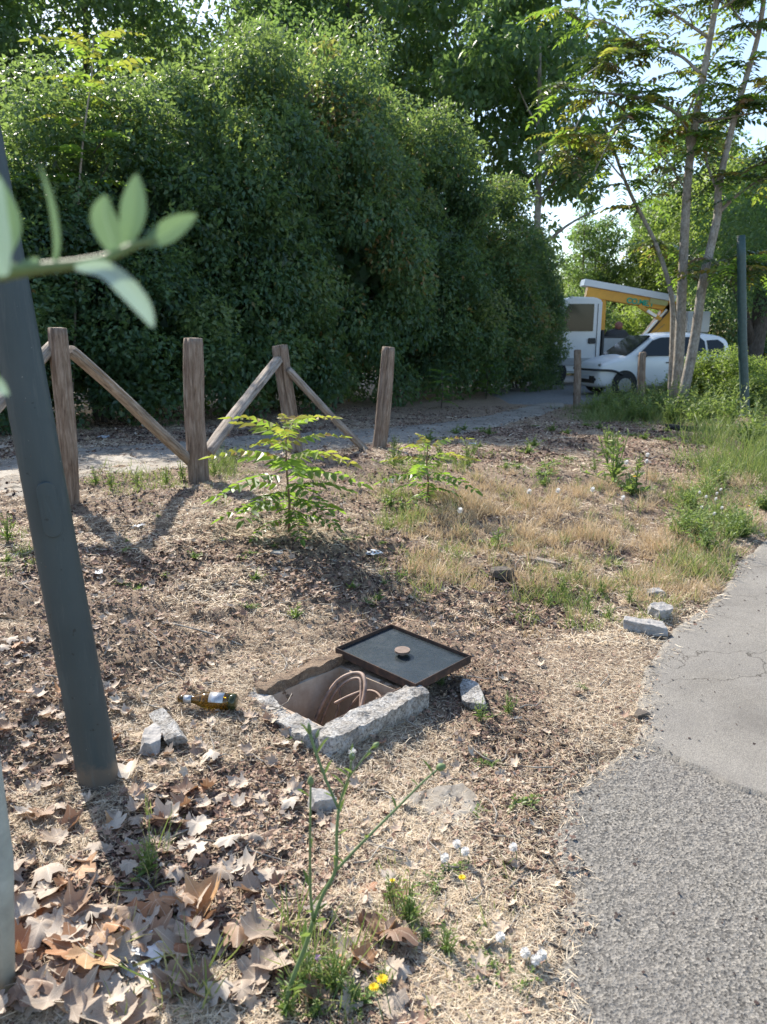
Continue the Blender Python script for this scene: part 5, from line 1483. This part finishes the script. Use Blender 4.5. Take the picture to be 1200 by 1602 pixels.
def drop_leaf(px, py, size, key=None, label=None, group=None, up=0.0, tilt=None, rz=None):
    q = PG(px, py)
    if in_pit(np.array([q.x]), np.array([q.y]))[0]: return None
    key = key or rl.choice(['fallen'] * 7 + ['fallen_red'] + ['fallen_dark'] * 2)
    o = link('fallen_leaf', rl.choice(PLm[key]))
    tl = tilt if tilt is not None else rl.uniform(0, .45)
    o.rotation_euler = (rl.uniform(-1, 1) * tl, rl.uniform(-1, 1) * tl, rl.uniform(0, 6.28) if rz is None else rz)
    if rl.random() < .35: o.rotation_euler.x += math.pi; up += size * .15
    o.scale = (size,) * 3
    o.location = (q.x, q.y, q.z + .006 + size * .08 + up)
    tag(o, label, 'fallen leaf', group); return o
big = [(45, 1575, .085, 'fallen_dark', 'large upright brown leaf in the bottom left corner', .03, .5), (140, 1520, .085, 'fallen_red', 'curled rust brown leaf in the middle of the leaf pile', .03, .5),
       (95, 1432, .08, 'fallen', 'large pale grey leaf with pointed lobes at the top of the pile', .015, .2), (290, 1505, .085, 'fallen', 'broad pale leaf right of the plastic scraps', .02, .25),
       (320, 1432, .085, 'fallen_red', 'orange brown folded leaf right of the shadow of the pole', .025, .45), (245, 1430, .07, 'fallen_red', 'rust coloured leaf beside the orange brown folded one', .02, .4),
       (410, 1490, .075, 'fallen', 'pale curled leaf left of the tall weed stem', .02, .5), (615, 1490, .075, 'fallen_dark', 'brown leaf standing behind the twin yellow flowers', .03, .5),
       (310, 1305, .055, 'fallen', 'pale upturned leaf in the open litter above the pile', .015, .4), (205, 1222, .07, 'fallen', 'pale leaf leaning against the foot of the pole', .03, .5),
       (75, 1372, .065, 'fallen', 'folded grey leaf at the left above the pile', .02, .5), (105, 1205, .05, 'fallen', 'pale broken leaf left of the foot of the pole', .01, .3),
       (40, 1112, .055, 'fallen_dark', 'dark standing leaf left of the pole in the brown litter', .03, .9), (335, 1190, .045, 'fallen', 'lacy pale leaf below the bottle', .01, .3)]
for (a, b, s, key, lab, up, tl) in big: drop_leaf(a, b, s, key, lab, None, up, tl)
zones = [(105, (-20, 420), (1400, 1610), (.035, .072), 'dry pale brown leaf in the thick pile at the bottom left', 'leaves in the pile at the bottom left'),
         (62, (0, 480), (1230, 1400), (.03, .06), 'dry leaf lying in the litter between the pole foot and the leaf pile', 'leaves above the pile'),
         (38, (170, 480), (1100, 1260), (.02, .045), 'small dry leaf in the litter around the bottle and pit', 'leaves around the bottle'),
         (28, (400, 640), (1380, 1600), (.03, .065), 'dry leaf among the weeds at the bottom centre', 'leaves among the foreground weeds'),
         (20, (0, 130), (1000, 1230), (.025, .05), 'dry leaf in the litter left of the pole', 'leaves left of the pole'),
         (60, (0, 620), (650, 720), (.035, .08), 'dry leaf in the litter under the hedge behind the fence', 'leaves under the hedge')]
for (n_, xr_, yr_, sr, lab, gp) in zones:
    for _ in range(n_):
        key = rl.choice(['fallen'] * 8 + ['fallen_red'] + ['fallen_dark'] * 2); fx = rl.random()
        if gp.startswith('leaves in the pile'): fx = fx ** 1.4
        py = rl.uniform(*yr_)
        px = xr_[0] + (xr_[1] - xr_[0]) * fx
        up = rl.uniform(0, .035) if 'pile' in lab and 'thick' in lab else rl.uniform(0, .008)
        kn = {'fallen': 'pale tan', 'fallen_red': 'rust coloured', 'fallen_dark': 'dark brown'}[key]
        if gp.startswith('leaves in the pile'):
            part_ = 'near the pale pole at the left' if px < 120 else ('in the middle around the plastic scraps' if px < 270 else 'at the right towards the green weeds')
            drop_leaf(px, py, rl.uniform(*sr), key, kn + ' dry leaf in the bottom left pile, ' + part_, kn + ' leaves of the pile, ' + part_, up)
        else:
            drop_leaf(px, py, rl.uniform(*sr), key, kn + ' ' + lab.replace('dry ', ''), kn + ' ' + gp, up)
# many more, small and broken, as loose litter
def leaf_litter(n, y0, y1, sz, name):
    x, y = sample_ground(n, y0, y1, 1.6)
    k = rng.random(len(x)) < np.clip(1.1 - (x + 1.2) * .5, .08, 1); x, y = x[k], y[k]
    me = plane_leaf(5, 1.4)
    Vv = np.array([v.co for v in me.vertices]); Ff = []
    for p_ in me.polygons:
        v = list(p_.vertices); Ff.append(v if len(v) == 4 else v + [v[-1]])
    tri = []
    for v in Ff: tri.append((v[0], v[1], v[2])); 
    for v in Ff:
        if v[2] != v[3]: tri.append((v[0], v[2], v[3]))
    pos, rot = lay(0, x, y, rng.random(len(x)) * .01 + .004, .4)
    s = sz * (.4 + rng.random(len(x)))
    t = np.clip(rng.normal(.8, .17, len(x)), 0, 1)
    o = link(name, scatter(name, Vv, np.array(tri), pos, rot, s, t), M['fragment']); tag(o, kind='stuff')
leaf_litter(3200, 1.4, 5.0, .024, 'small_leaf_litter')

# twigs
def twigs(n, name):
    mb = MB()
    for _ in range(n):
        y = random.uniform(1.5, 5.5); x = random.uniform(-.5, .5) * y; 
        if edge_d(x, y) < .02 or in_pit(np.array([x]), np.array([y]))[0]: continue
        L_ = random.uniform(.06, .22); a = random.uniform(0, 3.14); p = []
        for j in range(4):
            xx = x + math.cos(a) * L_ * j / 3; yy = y + math.sin(a) * L_ * j / 3; a += random.uniform(-.3, .3)
            p.append((xx, yy, G1(xx, yy) + .008 + random.uniform(0, .01)))
        mb.tube(p, [.003, .0028, .002, .0012], 5)
    o = mb.obj(name, M['bark'], None, True); tag(o, kind='stuff')
twigs(170, 'twig_litter')
def stick(pix, r0_, label, mat='bark'):
    P = [PG(*q) + Vector((0, 0, .012)) for q in pix]; b = P[0]
    mb = MB(); mb.tube([q - b for q in smooth_path(P, 5)], r0_, 6); o = mb.obj('stick', M[mat], None, True); o.location = b; tag(o, label, 'stick')
stick([(855, 1545), (885, 1555), (905, 1575), (915, 1602)], .003, 'pale thin curved stem lying over the edge of the rough asphalt', 'rail')
stick([(842, 1478), (880, 1484), (902, 1486)], .003, 'short dark twig pointing from the straw onto the asphalt', 'bark_dark')
stick([(270, 985), (330, 1000), (380, 1008)], .004, 'crooked grey stick in the brown litter above the bottle')

# ------------------------------------------------------------------ small weeds
def weed_mesh(seed, stems_, L_, up, wd=.3, ls=.3, per=9):
    "several thin stems, each set with small leaves"
    r = np.random.default_rng(seed)
    lv = np.array([(0, 0, 0), (-.5, .3, .1), (-.42, .65, .14), (0, 1, .0), (.42, .65, .14), (.5, .3, .1), (0, .35, .02), (0, .68, .03)])
    lt = np.array([(0, 6, 1), (1, 6, 7), (1, 7, 2), (2, 7, 3), (0, 5, 6), (5, 4, 7), (5, 7, 6), (4, 3, 7)])
    P, D, Nn, S3, T = [], [], [], [], []
    sV, sF, sT = [], [], []
    for k in range(stems_):
        az = r.random() * 6.28; el = np.clip(up + r.normal(0, .35), .05, 1.5); ln = L_ * r.uniform(.4, 1.15)
        d0 = np.array([np.cos(az) * np.cos(el), np.sin(az) * np.cos(el), np.sin(el)])
        pp = []
        for j in range(per + 1):
            t = j / per; p = d0 * ln * t + np.array([np.cos(az), np.sin(az), -.9]) * ln * .35 * t * t * (1.3 - up)
            p[2] = max(p[2], .002); pp.append(p)
            if j == 0: continue
            a2 = az + r.normal(0, 1.2); e2 = r.normal(.45, .4)
            P.append(p); D.append([np.cos(a2) * np.cos(e2), np.sin(a2) * np.cos(e2), np.sin(e2)]); Nn.append([r.normal(0, .4), r.normal(0, .4), 1])
            q = L_ * ls * r.uniform(.5, 1.2) * (1.2 - .6 * t); S3.append([q * wd, q, q]); T.append(np.clip(r.normal(.45 + .25 * t, .15), 0, 1))
        v_, f_ = tube([Vector(x) for x in pp], [.0012] * len(pp), 3, False)
        b_ = len(sV); sV += [tuple(x) for x in v_]
        for f in f_: sF += [(f[0] + b_, f[1] + b_, f[2] + b_), (f[0] + b_, f[2] + b_, f[3] + b_)]
    P, D, Nn, S3, T = map(np.array, (P, D, Nn, S3, T))
    rot = frames(D, Nn); n0 = len(P)
    V1 = np.einsum('nij,nmj->nmi', rot, lv[None] * S3[:, None, :]) + P[:, None, :]
    F1 = lt[None] + (np.arange(n0) * 8)[:, None, None]
    V = np.concatenate([V1.reshape(-1, 3), np.array(sV)]); F = np.concatenate([F1.reshape(-1, 3), np.array(sF) + n0 * 8])
    me = mk('weed', V, F, np.concatenate([np.repeat(T, 8), np.full(len(sV), .6)])); me.materials.append(M['weed']); return me
WM = [weed_mesh(1, 12, .07, .9, .42, .3), weed_mesh(2, 14, .06, .5, .6, .26, 8), weed_mesh(3, 12, .1, 1.25, .2, .3, 7), weed_mesh(4, 9, .05, .3, .5)]
def weed(px, py, v, s, label, group=None, cat='weed'):
    q = PG(px, py); o = link('weed', WM[v]); o.location = q; o.scale = (s,) * 3; o.rotation_euler = (0, 0, random.uniform(0, 6.28)); tag(o, label, cat, group); return o
weed(465, 968, 0, 1.3, 'bright green weed tuft between the sapling and the steel lid')
weed(400, 918, 0, 1.0, 'small green weed tuft above the bright green one')
weed(382, 880, 1, .8, 'tiny green weed just below the larger sapling')
weed(780, 858, 0, 2.6, 'leafy dark green weed in the middle of the verge beside a dark stone')
weed(768, 1200, 1, .9, 'small dark green weed between the lid and the rough asphalt')
weed(810, 1262, 1, 1.1, 'spreading grey green weed near the edge of the rough asphalt')
weed(742, 1278, 1, .7, 'tiny green seedling beside the bare concrete patch')
weed(752, 1135, 2, .9, 'upright pale green weed below the concrete chunk')
weed(795, 1120, 2, .9, 'upright pale green weed right of the concrete chunk')
weed(690, 1075, 2, .6, 'thin green weed growing at the right corner of the lid')
weed(910, 1080, 1, .7, 'little green weed in the dark litter near the path edge')
weed(475, 1160, 1, .9, 'yellow green weed growing against the outer corner of the pit rim')
weed(12, 845, 2, 1.6, 'green weed clump at the left edge of the photo behind the pole')
weed(10, 880, 0, 1.0, 'low bright green weed at the left edge below the clump')
weed(232, 1372, 2, 1.1, 'thin upright green weed in the shadow of the pole')
weed(1125, 870, 0, 2.4, 'green weed with small yellow flowers at the edge of the path')
weed(1100, 905, 1, 1.6, 'low green weed spilling over the path edge')
weed(960, 760, 2, 4.6, 'large dark green weed with white seed heads in the dry grass, larger of the two')
weed(995, 775, 0, 4.6, 'green leafy weed right beside the large seed headed one')
for (a, b) in [(630, 800), (655, 812), (612, 795)]: weed(a, b, 0, 1.8, 'green weed in the clump around the smaller sapling', 'weeds at the smaller sapling')
for (a, b) in [(880, 930), (920, 955), (950, 970), (860, 950), (905, 915), (985, 950), (940, 935)]: weed(a, b, 2, 1.0, 'bright green weed in the patch above the kerb pieces', 'weeds above the kerb')
for (a, b) in [(560, 850), (640, 900), (600, 920), (700, 910), (660, 870), (730, 900)]: weed(a, b, 1, .8, 'small green weed in the brown litter above the lid', 'weeds above the lid')
for (a, b) in [(520, 1570), (500, 1600), (540, 1540), (450, 1600), (560, 1590), (480, 1560), (600, 1560), (610, 1420), (640, 1450), (670, 1480), (700, 1500)]:
    weed(a, b, random.choice([2, 2, 0]), random.uniform(.6, 1.25), 'green weed in the tangle at the bottom centre', 'weeds at the bottom centre')
for (a, b) in [(750, 1500), (790, 1520), (830, 1540), (770, 1545), (700, 1370), (680, 1390)]:
    weed(a, b, 1, .9, 'low grey green weed in the straw left of the rough asphalt', 'weeds beside the rough asphalt')
for (a, b) in [(150, 765), (175, 770), (215, 762), (260, 758), (285, 752), (335, 745), (350, 735), (365, 728)]:
    weed(a, b, 2, 1.5, 'green weed along the near side of the footpath by the fence', 'weeds along the fence')

tallw = [weed_mesh(50 + k, 26, .62, 1.15, .3, .17, 14) for k in range(3)]
spots_ = [(950, 642), (975, 640), (1000, 648), (1020, 638), (1040, 652), (1065, 655), (1085, 648), (1105, 660), (960, 655), (1010, 660), (1050, 664), (1090, 668), (1120, 655), (1140, 668), (1150, 650), (1185, 668), (1110, 645), (985, 660), (930, 650), (1195, 690), (1170, 700)]
for k, (a, b) in enumerate(spots_):
    q = PG(a, b); o = link('tall_weed_clump', tallw[k % 3]); o.location = q; o.scale = (random.uniform(.8, 1.25),) * 3; o.rotation_euler = (0, 0, k * 1.9)
    tag(o, 'shaggy tall green weeds growing around the feet of the young trees', 'weed', 'tall shaggy weeds by the young trees')
for k in range(26):
    a, b = random.uniform(1060, 1200), random.uniform(760, 880)
    q = PG(a, b)
    if edge_d(q.x, q.y) < .1: continue
    o = link('seeding_weed', tallw[k % 3]); o.location = q; o.scale = (random.uniform(.3, .5),) * 3; o.rotation_euler = (0, 0, k * 1.9)
    tag(o, 'thin tangled green weed in the band of grass along the far edge of the path', 'weed', 'tangled weeds along the far path edge')
for k in range(46):
    a, b = random.uniform(600, 1060), random.uniform(652, 765)
    weed(a, b, random.choice([0, 1, 2]), random.uniform(1.2, 2.6), 'low green weed scattered in the brown litter beyond the dry grass', 'weeds in the litter beyond the dry grass')
for k in range(34):
    a, b = random.uniform(130, 640), random.uniform(765, 960)
    weed(a, b, random.choice([0, 1, 3]), random.uniform(.4, 1.0), 'tiny green seedling in the straw between the fence and the pit', 'seedlings between the fence and the pit')
# flowers
def ball(mb, c, r_, n, seed, L_=None):
    rr = random.Random(seed)
    for _ in range(n):
        d = Vector((rr.gauss(0, 1), rr.gauss(0, 1), rr.gauss(0, 1))).normalized(); s = d.cross(Vector((.3, .2, 1))).normalized() * r_ * .08
        mb.add([c, c + d * r_ * .9 + s, c + d * r_ * 1.05, c + d * r_ * .9 - s], [(0, 1, 2, 3)])
def puff(px, py, Y_off, h, r_, mat, label, group, cat='flower'):
    q = PG(px, py); f = empty('wildflower', q, label, cat, group)
    lean = Vector((random.uniform(-.03, .03), random.uniform(-.03, .03), h))
    mb = MB(); mb.tube([(0, 0, 0), lean * .5 + Vector((.006, 0, 0)), lean], [.0016, .0014, .0012], 5); mb.obj('stalk', M['stem'], f)
    mb = MB(); ball(mb, lean, r_, 90, int(px)); mb.obj('flower_head', M[mat], f)
    return f
def at_head(hx, hy, h):   # ground pixel that puts a head of height h at the pixel
    r_ = ray(hx, hy)
    best = None
    for t in np.linspace(1.2, 25, 1500):
        X, Y, Z = r_[0] * t, r_[1] * t, CAMZ + r_[2] * t
        if Z < float(G0(X, Y)) + .02 + h: best = (X, Y); break
    X, Y = best
    v = Vector((X, Y, G1(X, Y))); return v
def puff_h(hx, hy, h, r_, mat, label, group=None):
    q = at_head(hx, hy, h); f = empty('wildflower', q, label, 'flower', group)
    mb = MB(); mb.tube([(0.01, 0, 0), (.012, 0.004, h * .5), (0, 0, h)], [.0017, .0015, .0012], 5); mb.obj('stalk', M['stem'], f)
    mb = MB(); ball(mb, Vector((0, 0, h)), r_, 200, int(hx)); mb.obj('flower_head', M[mat], f); return f
for k, (a, b, lab) in enumerate([(614, 750, 'white dandelion clock left of the smaller sapling'), (720, 797, 'white dandelion clock at the left of the dry grass'), (828, 768, 'upper white dandelion clock in the dry grass'),
                                  (873, 770, 'hollow white dandelion clock between two others in the dry grass'), (927, 768, 'white dandelion clock just left of the large weed'), (975, 775, 'white dandelion clock on the large weed'), (980, 723, 'high white dandelion clock above the large weed'),
                                  (1012, 718, 'tallest white seed head above the large weed'), (1013, 712, 'small white seed head touching the tallest one')]):
    puff_h(a, b, .16 if b > 745 else .28, .022, 'white_flower', lab)
for (a, b) in [(1095, 765), (1105, 772), (1120, 780), (1122, 768), (1130, 790), (1118, 800), (1098, 790), (1128, 762)]:
    puff_h(a, b, .2, .014, 'white_flower', 'small white flower in the cluster on thin stems near the path bend', 'white flowers near the path bend')
for (a, b, lab) in [(715, 1318, 'white fluffy seed head, left of the upper pair beside the bare concrete patch'), (728, 1330, 'white fluffy seed head, right of the upper pair beside the bare concrete patch'), (696, 1344, 'white fluffy seed head below the pair'),
                    (803, 1322, 'lone white fluffy seed head near the rough asphalt')]:
    puff_h(a, b, .05, .013, 'white_flower', lab)
for (a, b) in [(783, 1462), (822, 1490), (848, 1488), (838, 1500)]: puff_h(a, b, .03, .013, 'white_flower', 'white fluffy seed head in the straw at the lower right beside the asphalt', 'seed heads at the lower right')
def daisy(hx, hy, h, r_, label):
    q = at_head(hx, hy, h); f = empty('wildflower', q, label, 'flower')
    mb = MB(); mb.tube([(0.02, 0.01, 0), (.012, 0.004, h * .5), (0, 0, h)], [.0016, .0014, .0011], 5); mb.obj('stalk', M['stem'], f)
    mb = MB()
    for j in range(3):
        for k in range(13):
            a = 2 * math.pi * (k + j * .33) / 13; rr = r_ * (1 - .25 * j); d = Vector((math.cos(a), math.sin(a) * 1, .25 + .3 * j)); s = Vector((-math.sin(a), math.cos(a), 0)) * r_ * .14
            c = Vector((0, 0, h)); mb.add([c, c + d * rr * .7 + s, c + d * rr, c + d * rr * .7 - s], [(0, 1, 2, 3)])
    mb.obj('flower_head', M['yellow_flower'], f); return f
daisy(585, 1546, .1, .013, 'left yellow flower of the twin pair at the bottom'); daisy(598, 1539, .105, .015, 'right yellow flower of the twin pair at the bottom')
daisy(723, 1373, .05, .012, 'yellow flower below the white seed heads'); daisy(614, 1378, .06, .009, 'small yellow flower at the right of the tall weed')
daisy(993, 742, .22, .02, 'yellow flower above the large weed'); daisy(1125, 735, .2, .014, 'tiny yellow flower in the tall grass'); daisy(1172, 790, .2, .014, 'yellow flower near the path edge at the right')

# tall foreground weed with forked stems and buds
base = PG(440, 1600); YB = base.y
tw = empty('tall_weed', base, 'tall forked grey green weed with closed buds rising in the foreground', 'weed')
def fp(a, b, dy=0): return PD(a, b, YB + dy) - base
def stemof(pts, r0_, r1_):
    Q = smooth_path([fp(*p_) for p_ in pts], 6); k = len(Q)
    mb = MB(); mb.tube(Q, [r0_ + (r1_ - r0_) * i / (k - 1) for i in range(k)], 7); mb.obj('stem', M['stem'], tw, True); return Q
stems = [stemof([(438, 1610, 0), (455, 1540, 0), (478, 1480, .01), (490, 1440, .01)], .0058, .0048), stemof([(490, 1440, .01), (505, 1400, .02), (525, 1360, .03), (527, 1300, .04), (530, 1265, .05)], .0045, .0032),
         stemof([(490, 1440, .01), (486, 1400, .0), (485, 1330, -.01), (486, 1230, -.02)], .0038, .0022), stemof([(528, 1262, .05), (510, 1220, .07), (495, 1180, .08), (485, 1148, .09)], .003, .0035),
         stemof([(529, 1265, .05), (538, 1235, .05), (546, 1215, .05), (550, 1190, .05)], .0026, .002), stemof([(545, 1217, .05), (562, 1195, .04), (580, 1172, .04)], .002, .0016),
         stemof([(525, 1362, .03), (565, 1320, .05), (620, 1265, .08), (660, 1225, .1), (685, 1203, .11)], .0034, .0022)]
def bud(a, b, dy, l, w_, d, mat='stem'):
    c = fp(a, b, dy); d = Vector(d).normalized(); V, F = lathe([(-l * .5, w_ * .3), (-l * .25, w_ * .9), (0, w_), (l * .3, w_ * .7), (l * .5, w_ * .25)], 10)
    q = d.to_track_quat('X', 'Z').to_matrix(); mb = MB(); mb.add([q @ Vector(v) + c for v in V], F); mb.obj('bud', M[mat], tw, True)
bud(486, 1222, -.02, .022, .007, (0, 0, 1)); bud(551, 1183, .05, .02, .0065, (0, 0, 1)); bud(588, 1166, .04, .018, .006, (.6, 0, .6)); bud(690, 1200, .11, .022, .009, (.8, 0, .3)); bud(484, 1140, .09, .026, .005, (-.1, 0, 1)); bud(497, 1148, .09, .02, .004, (.3, 0, 1))
mb = MB(); ball(mb, fp(551, 1176, .05), .009, 40, 4); mb.obj('flower_head', M['white_flower'], tw)
mb = MB(); ball(mb, fp(497, 1498, 0), .008, 40, 5); mb.obj('flower_head', M['purple_flower'], tw)
lv8 = np.array([(0, 0, 0), (-.1, .3, .05), (-.07, .7, .03), (0, 1, -.08), (.07, .7, .03), (.1, .3, .05)]); 
rw = random.Random(3)
for st_i, Q in enumerate(stems):
    for j in range(2, len(Q), 5 if st_i else 3):
        L_ = (.09 if st_i == 0 else .04) * rw.uniform(.6, 1.2); az = rw.uniform(0, 6.28)
        me = bpy.data.meshes.new('stem_leaf'); me.from_pydata([tuple(v) for v in lv8], [], [(0, 1, 2, 3), (0, 3, 4, 5)])
        at = me.attributes.new('tint', 'FLOAT', 'POINT'); at.data.foreach_set('value', np.full(6, rw.uniform(.2, .7), np.float32)); me.materials.append(M['weed'])
        o = link('stem_leaf', me, None, tw)
        o.matrix_local = Matrix.Translation(Q[j]) @ Matrix.Rotation(az, 4, 'Z') @ Matrix.Rotation(.8, 4, 'X') @ Matrix.Scale(L_, 4)

# ------------------------------------------------------------------ olive branch close to the camera, from a young olive at the left
ob = Vector((-.72, .22, 0)); ob.z = G1(ob.x, ob.y)
ol = empty('olive_tree', ob, 'young olive tree whose blurred leafy twig reaches in at the left, close to the camera', 'olive tree')
YO = .5
def oP(a, b, dy=0): return PD(a, b, YO + dy) - ob
mb = MB(); mb.tube(smooth_path([(0, 0, -.05), (.02, 0, .7), (-.02, 0, 1.3), (-.05, -.02, 2.0)], 6), [.022] * 6 + [.018] * 6 + [.01] * 7, 10); mb.obj('trunk', M['bark'], ol, True)
mb = MB(); Q = smooth_path([Vector((0, 0, 1.25)), Vector((.2, .1, 1.32)), oP(-60, 448), oP(0, 430), oP(60, 420), oP(120, 413), oP(170, 402), oP(215, 382), oP(245, 376)], 5); k = len(Q)
mb.tube(Q, [.006 - .0042 * i / (k - 1) for i in range(k)], 8); mb.obj('twig', M['stem'], ol, True)
def olive_leaf(pts, wpx, tint, dy=0):
    Qs = smooth_path([oP(a, b, dy + c) for a, b, c in [(p_ + (0,))[:3] for p_ in pts]], 5); n_ = len(Qs)
    V = []; Tn = []
    for i, q in enumerate(Qs):
        t = i / (n_ - 1); w_ = wpx / 2 * YO / F_PX * (math.sin(math.pi * min(1, t * .94 + .05)) ** .75)
        tg = (Qs[min(i + 1, n_ - 1)] - Qs[max(0, i - 1)]).normalized(); s = tg.cross(Vector((0, 1, .15))).normalized()
        w_ *= .88; V += [q + s * w_ + Vector((0, -.35 * w_, 0)), q + s * w_ * .07, q, q - s * w_ * .07, q - s * w_ + Vector((0, -.3 * w_, 0))]; Tn += [tint - .06, tint, tint + .3, tint, tint + .02]
    F = []
    for i in range(n_ - 1):
        b = i * 5; F += [(b + j, b + j + 1, b + j + 6, b + j + 5) for j in range(4)]
    me = bpy.data.meshes.new('olive_leaf'); me.from_pydata([tuple(v) for v in V], [], F)
    at = me.attributes.new('tint', 'FLOAT', 'POINT'); at.data.foreach_set('value', np.clip(np.array(Tn, np.float32), 0, 1)); me.polygons.foreach_set('use_smooth', np.ones(len(F), bool))
    me.materials.append(M['olive_leaf']); link('leaf', me, None, ol)
olive_leaf([(182, 400), (172, 365), (163, 335), (165, 305)], 46, .45)
olive_leaf([(195, 388), (208, 345), (212, 310), (214, 272)], 44, .2, .015)
olive_leaf([(225, 382), (255, 368), (280, 352), (308, 336)], 36, .35)
olive_leaf([(118, 418), (165, 422), (205, 455), (228, 485), (240, 512)], 36, .92, -.01)
olive_leaf([(84, 418), (90, 380), (82, 320), (62, 255)], 12, .4)
olive_leaf([(8, 432), (-5, 390), (-10, 340), (0, 280)], 62, .8, -.02)
olive_leaf([(-20, 440), (10, 380), (18, 340), (-5, 270)], 40, .3, .02)
olive_leaf([(20, 425), (45, 412), (62, 404)], 14, .6)
olive_leaf([(-80, 560), (-40, 575), (-5, 600), (14, 618)], 34, .85)
rr = random.Random(12)
def spray(c0, n_):
    V = []; F = []
    return
Vs, Fs = [], []
for k in range(150):     # the rest of the little tree, out of view
    z = rr.uniform(1.3, 2.1); a = rr.uniform(0, 6.28); d = Vector((math.cos(a), math.sin(a), rr.uniform(-.3, .8))).normalized()
    c = Vector((rr.uniform(-.25, .12), rr.uniform(-.25, .05), z)); s = d.cross(Vector((0, 0, 1))).normalized() * .007; b = len(Vs)
    Vs += [c, c + d * .03 + s, c + d * .06, c + d * .03 - s]; Fs.append((b, b + 1, b + 2, b + 3))
me = bpy.data.meshes.new('leaves'); me.from_pydata([tuple(v) for v in Vs], [], Fs)
at = me.attributes.new('tint', 'FLOAT', 'POINT'); at.data.foreach_set('value', np.full(len(Vs), .4, np.float32)); me.materials.append(M['olive_leaf'])
o = link('leaves', me, None, ol); tag(o, kind='stuff')
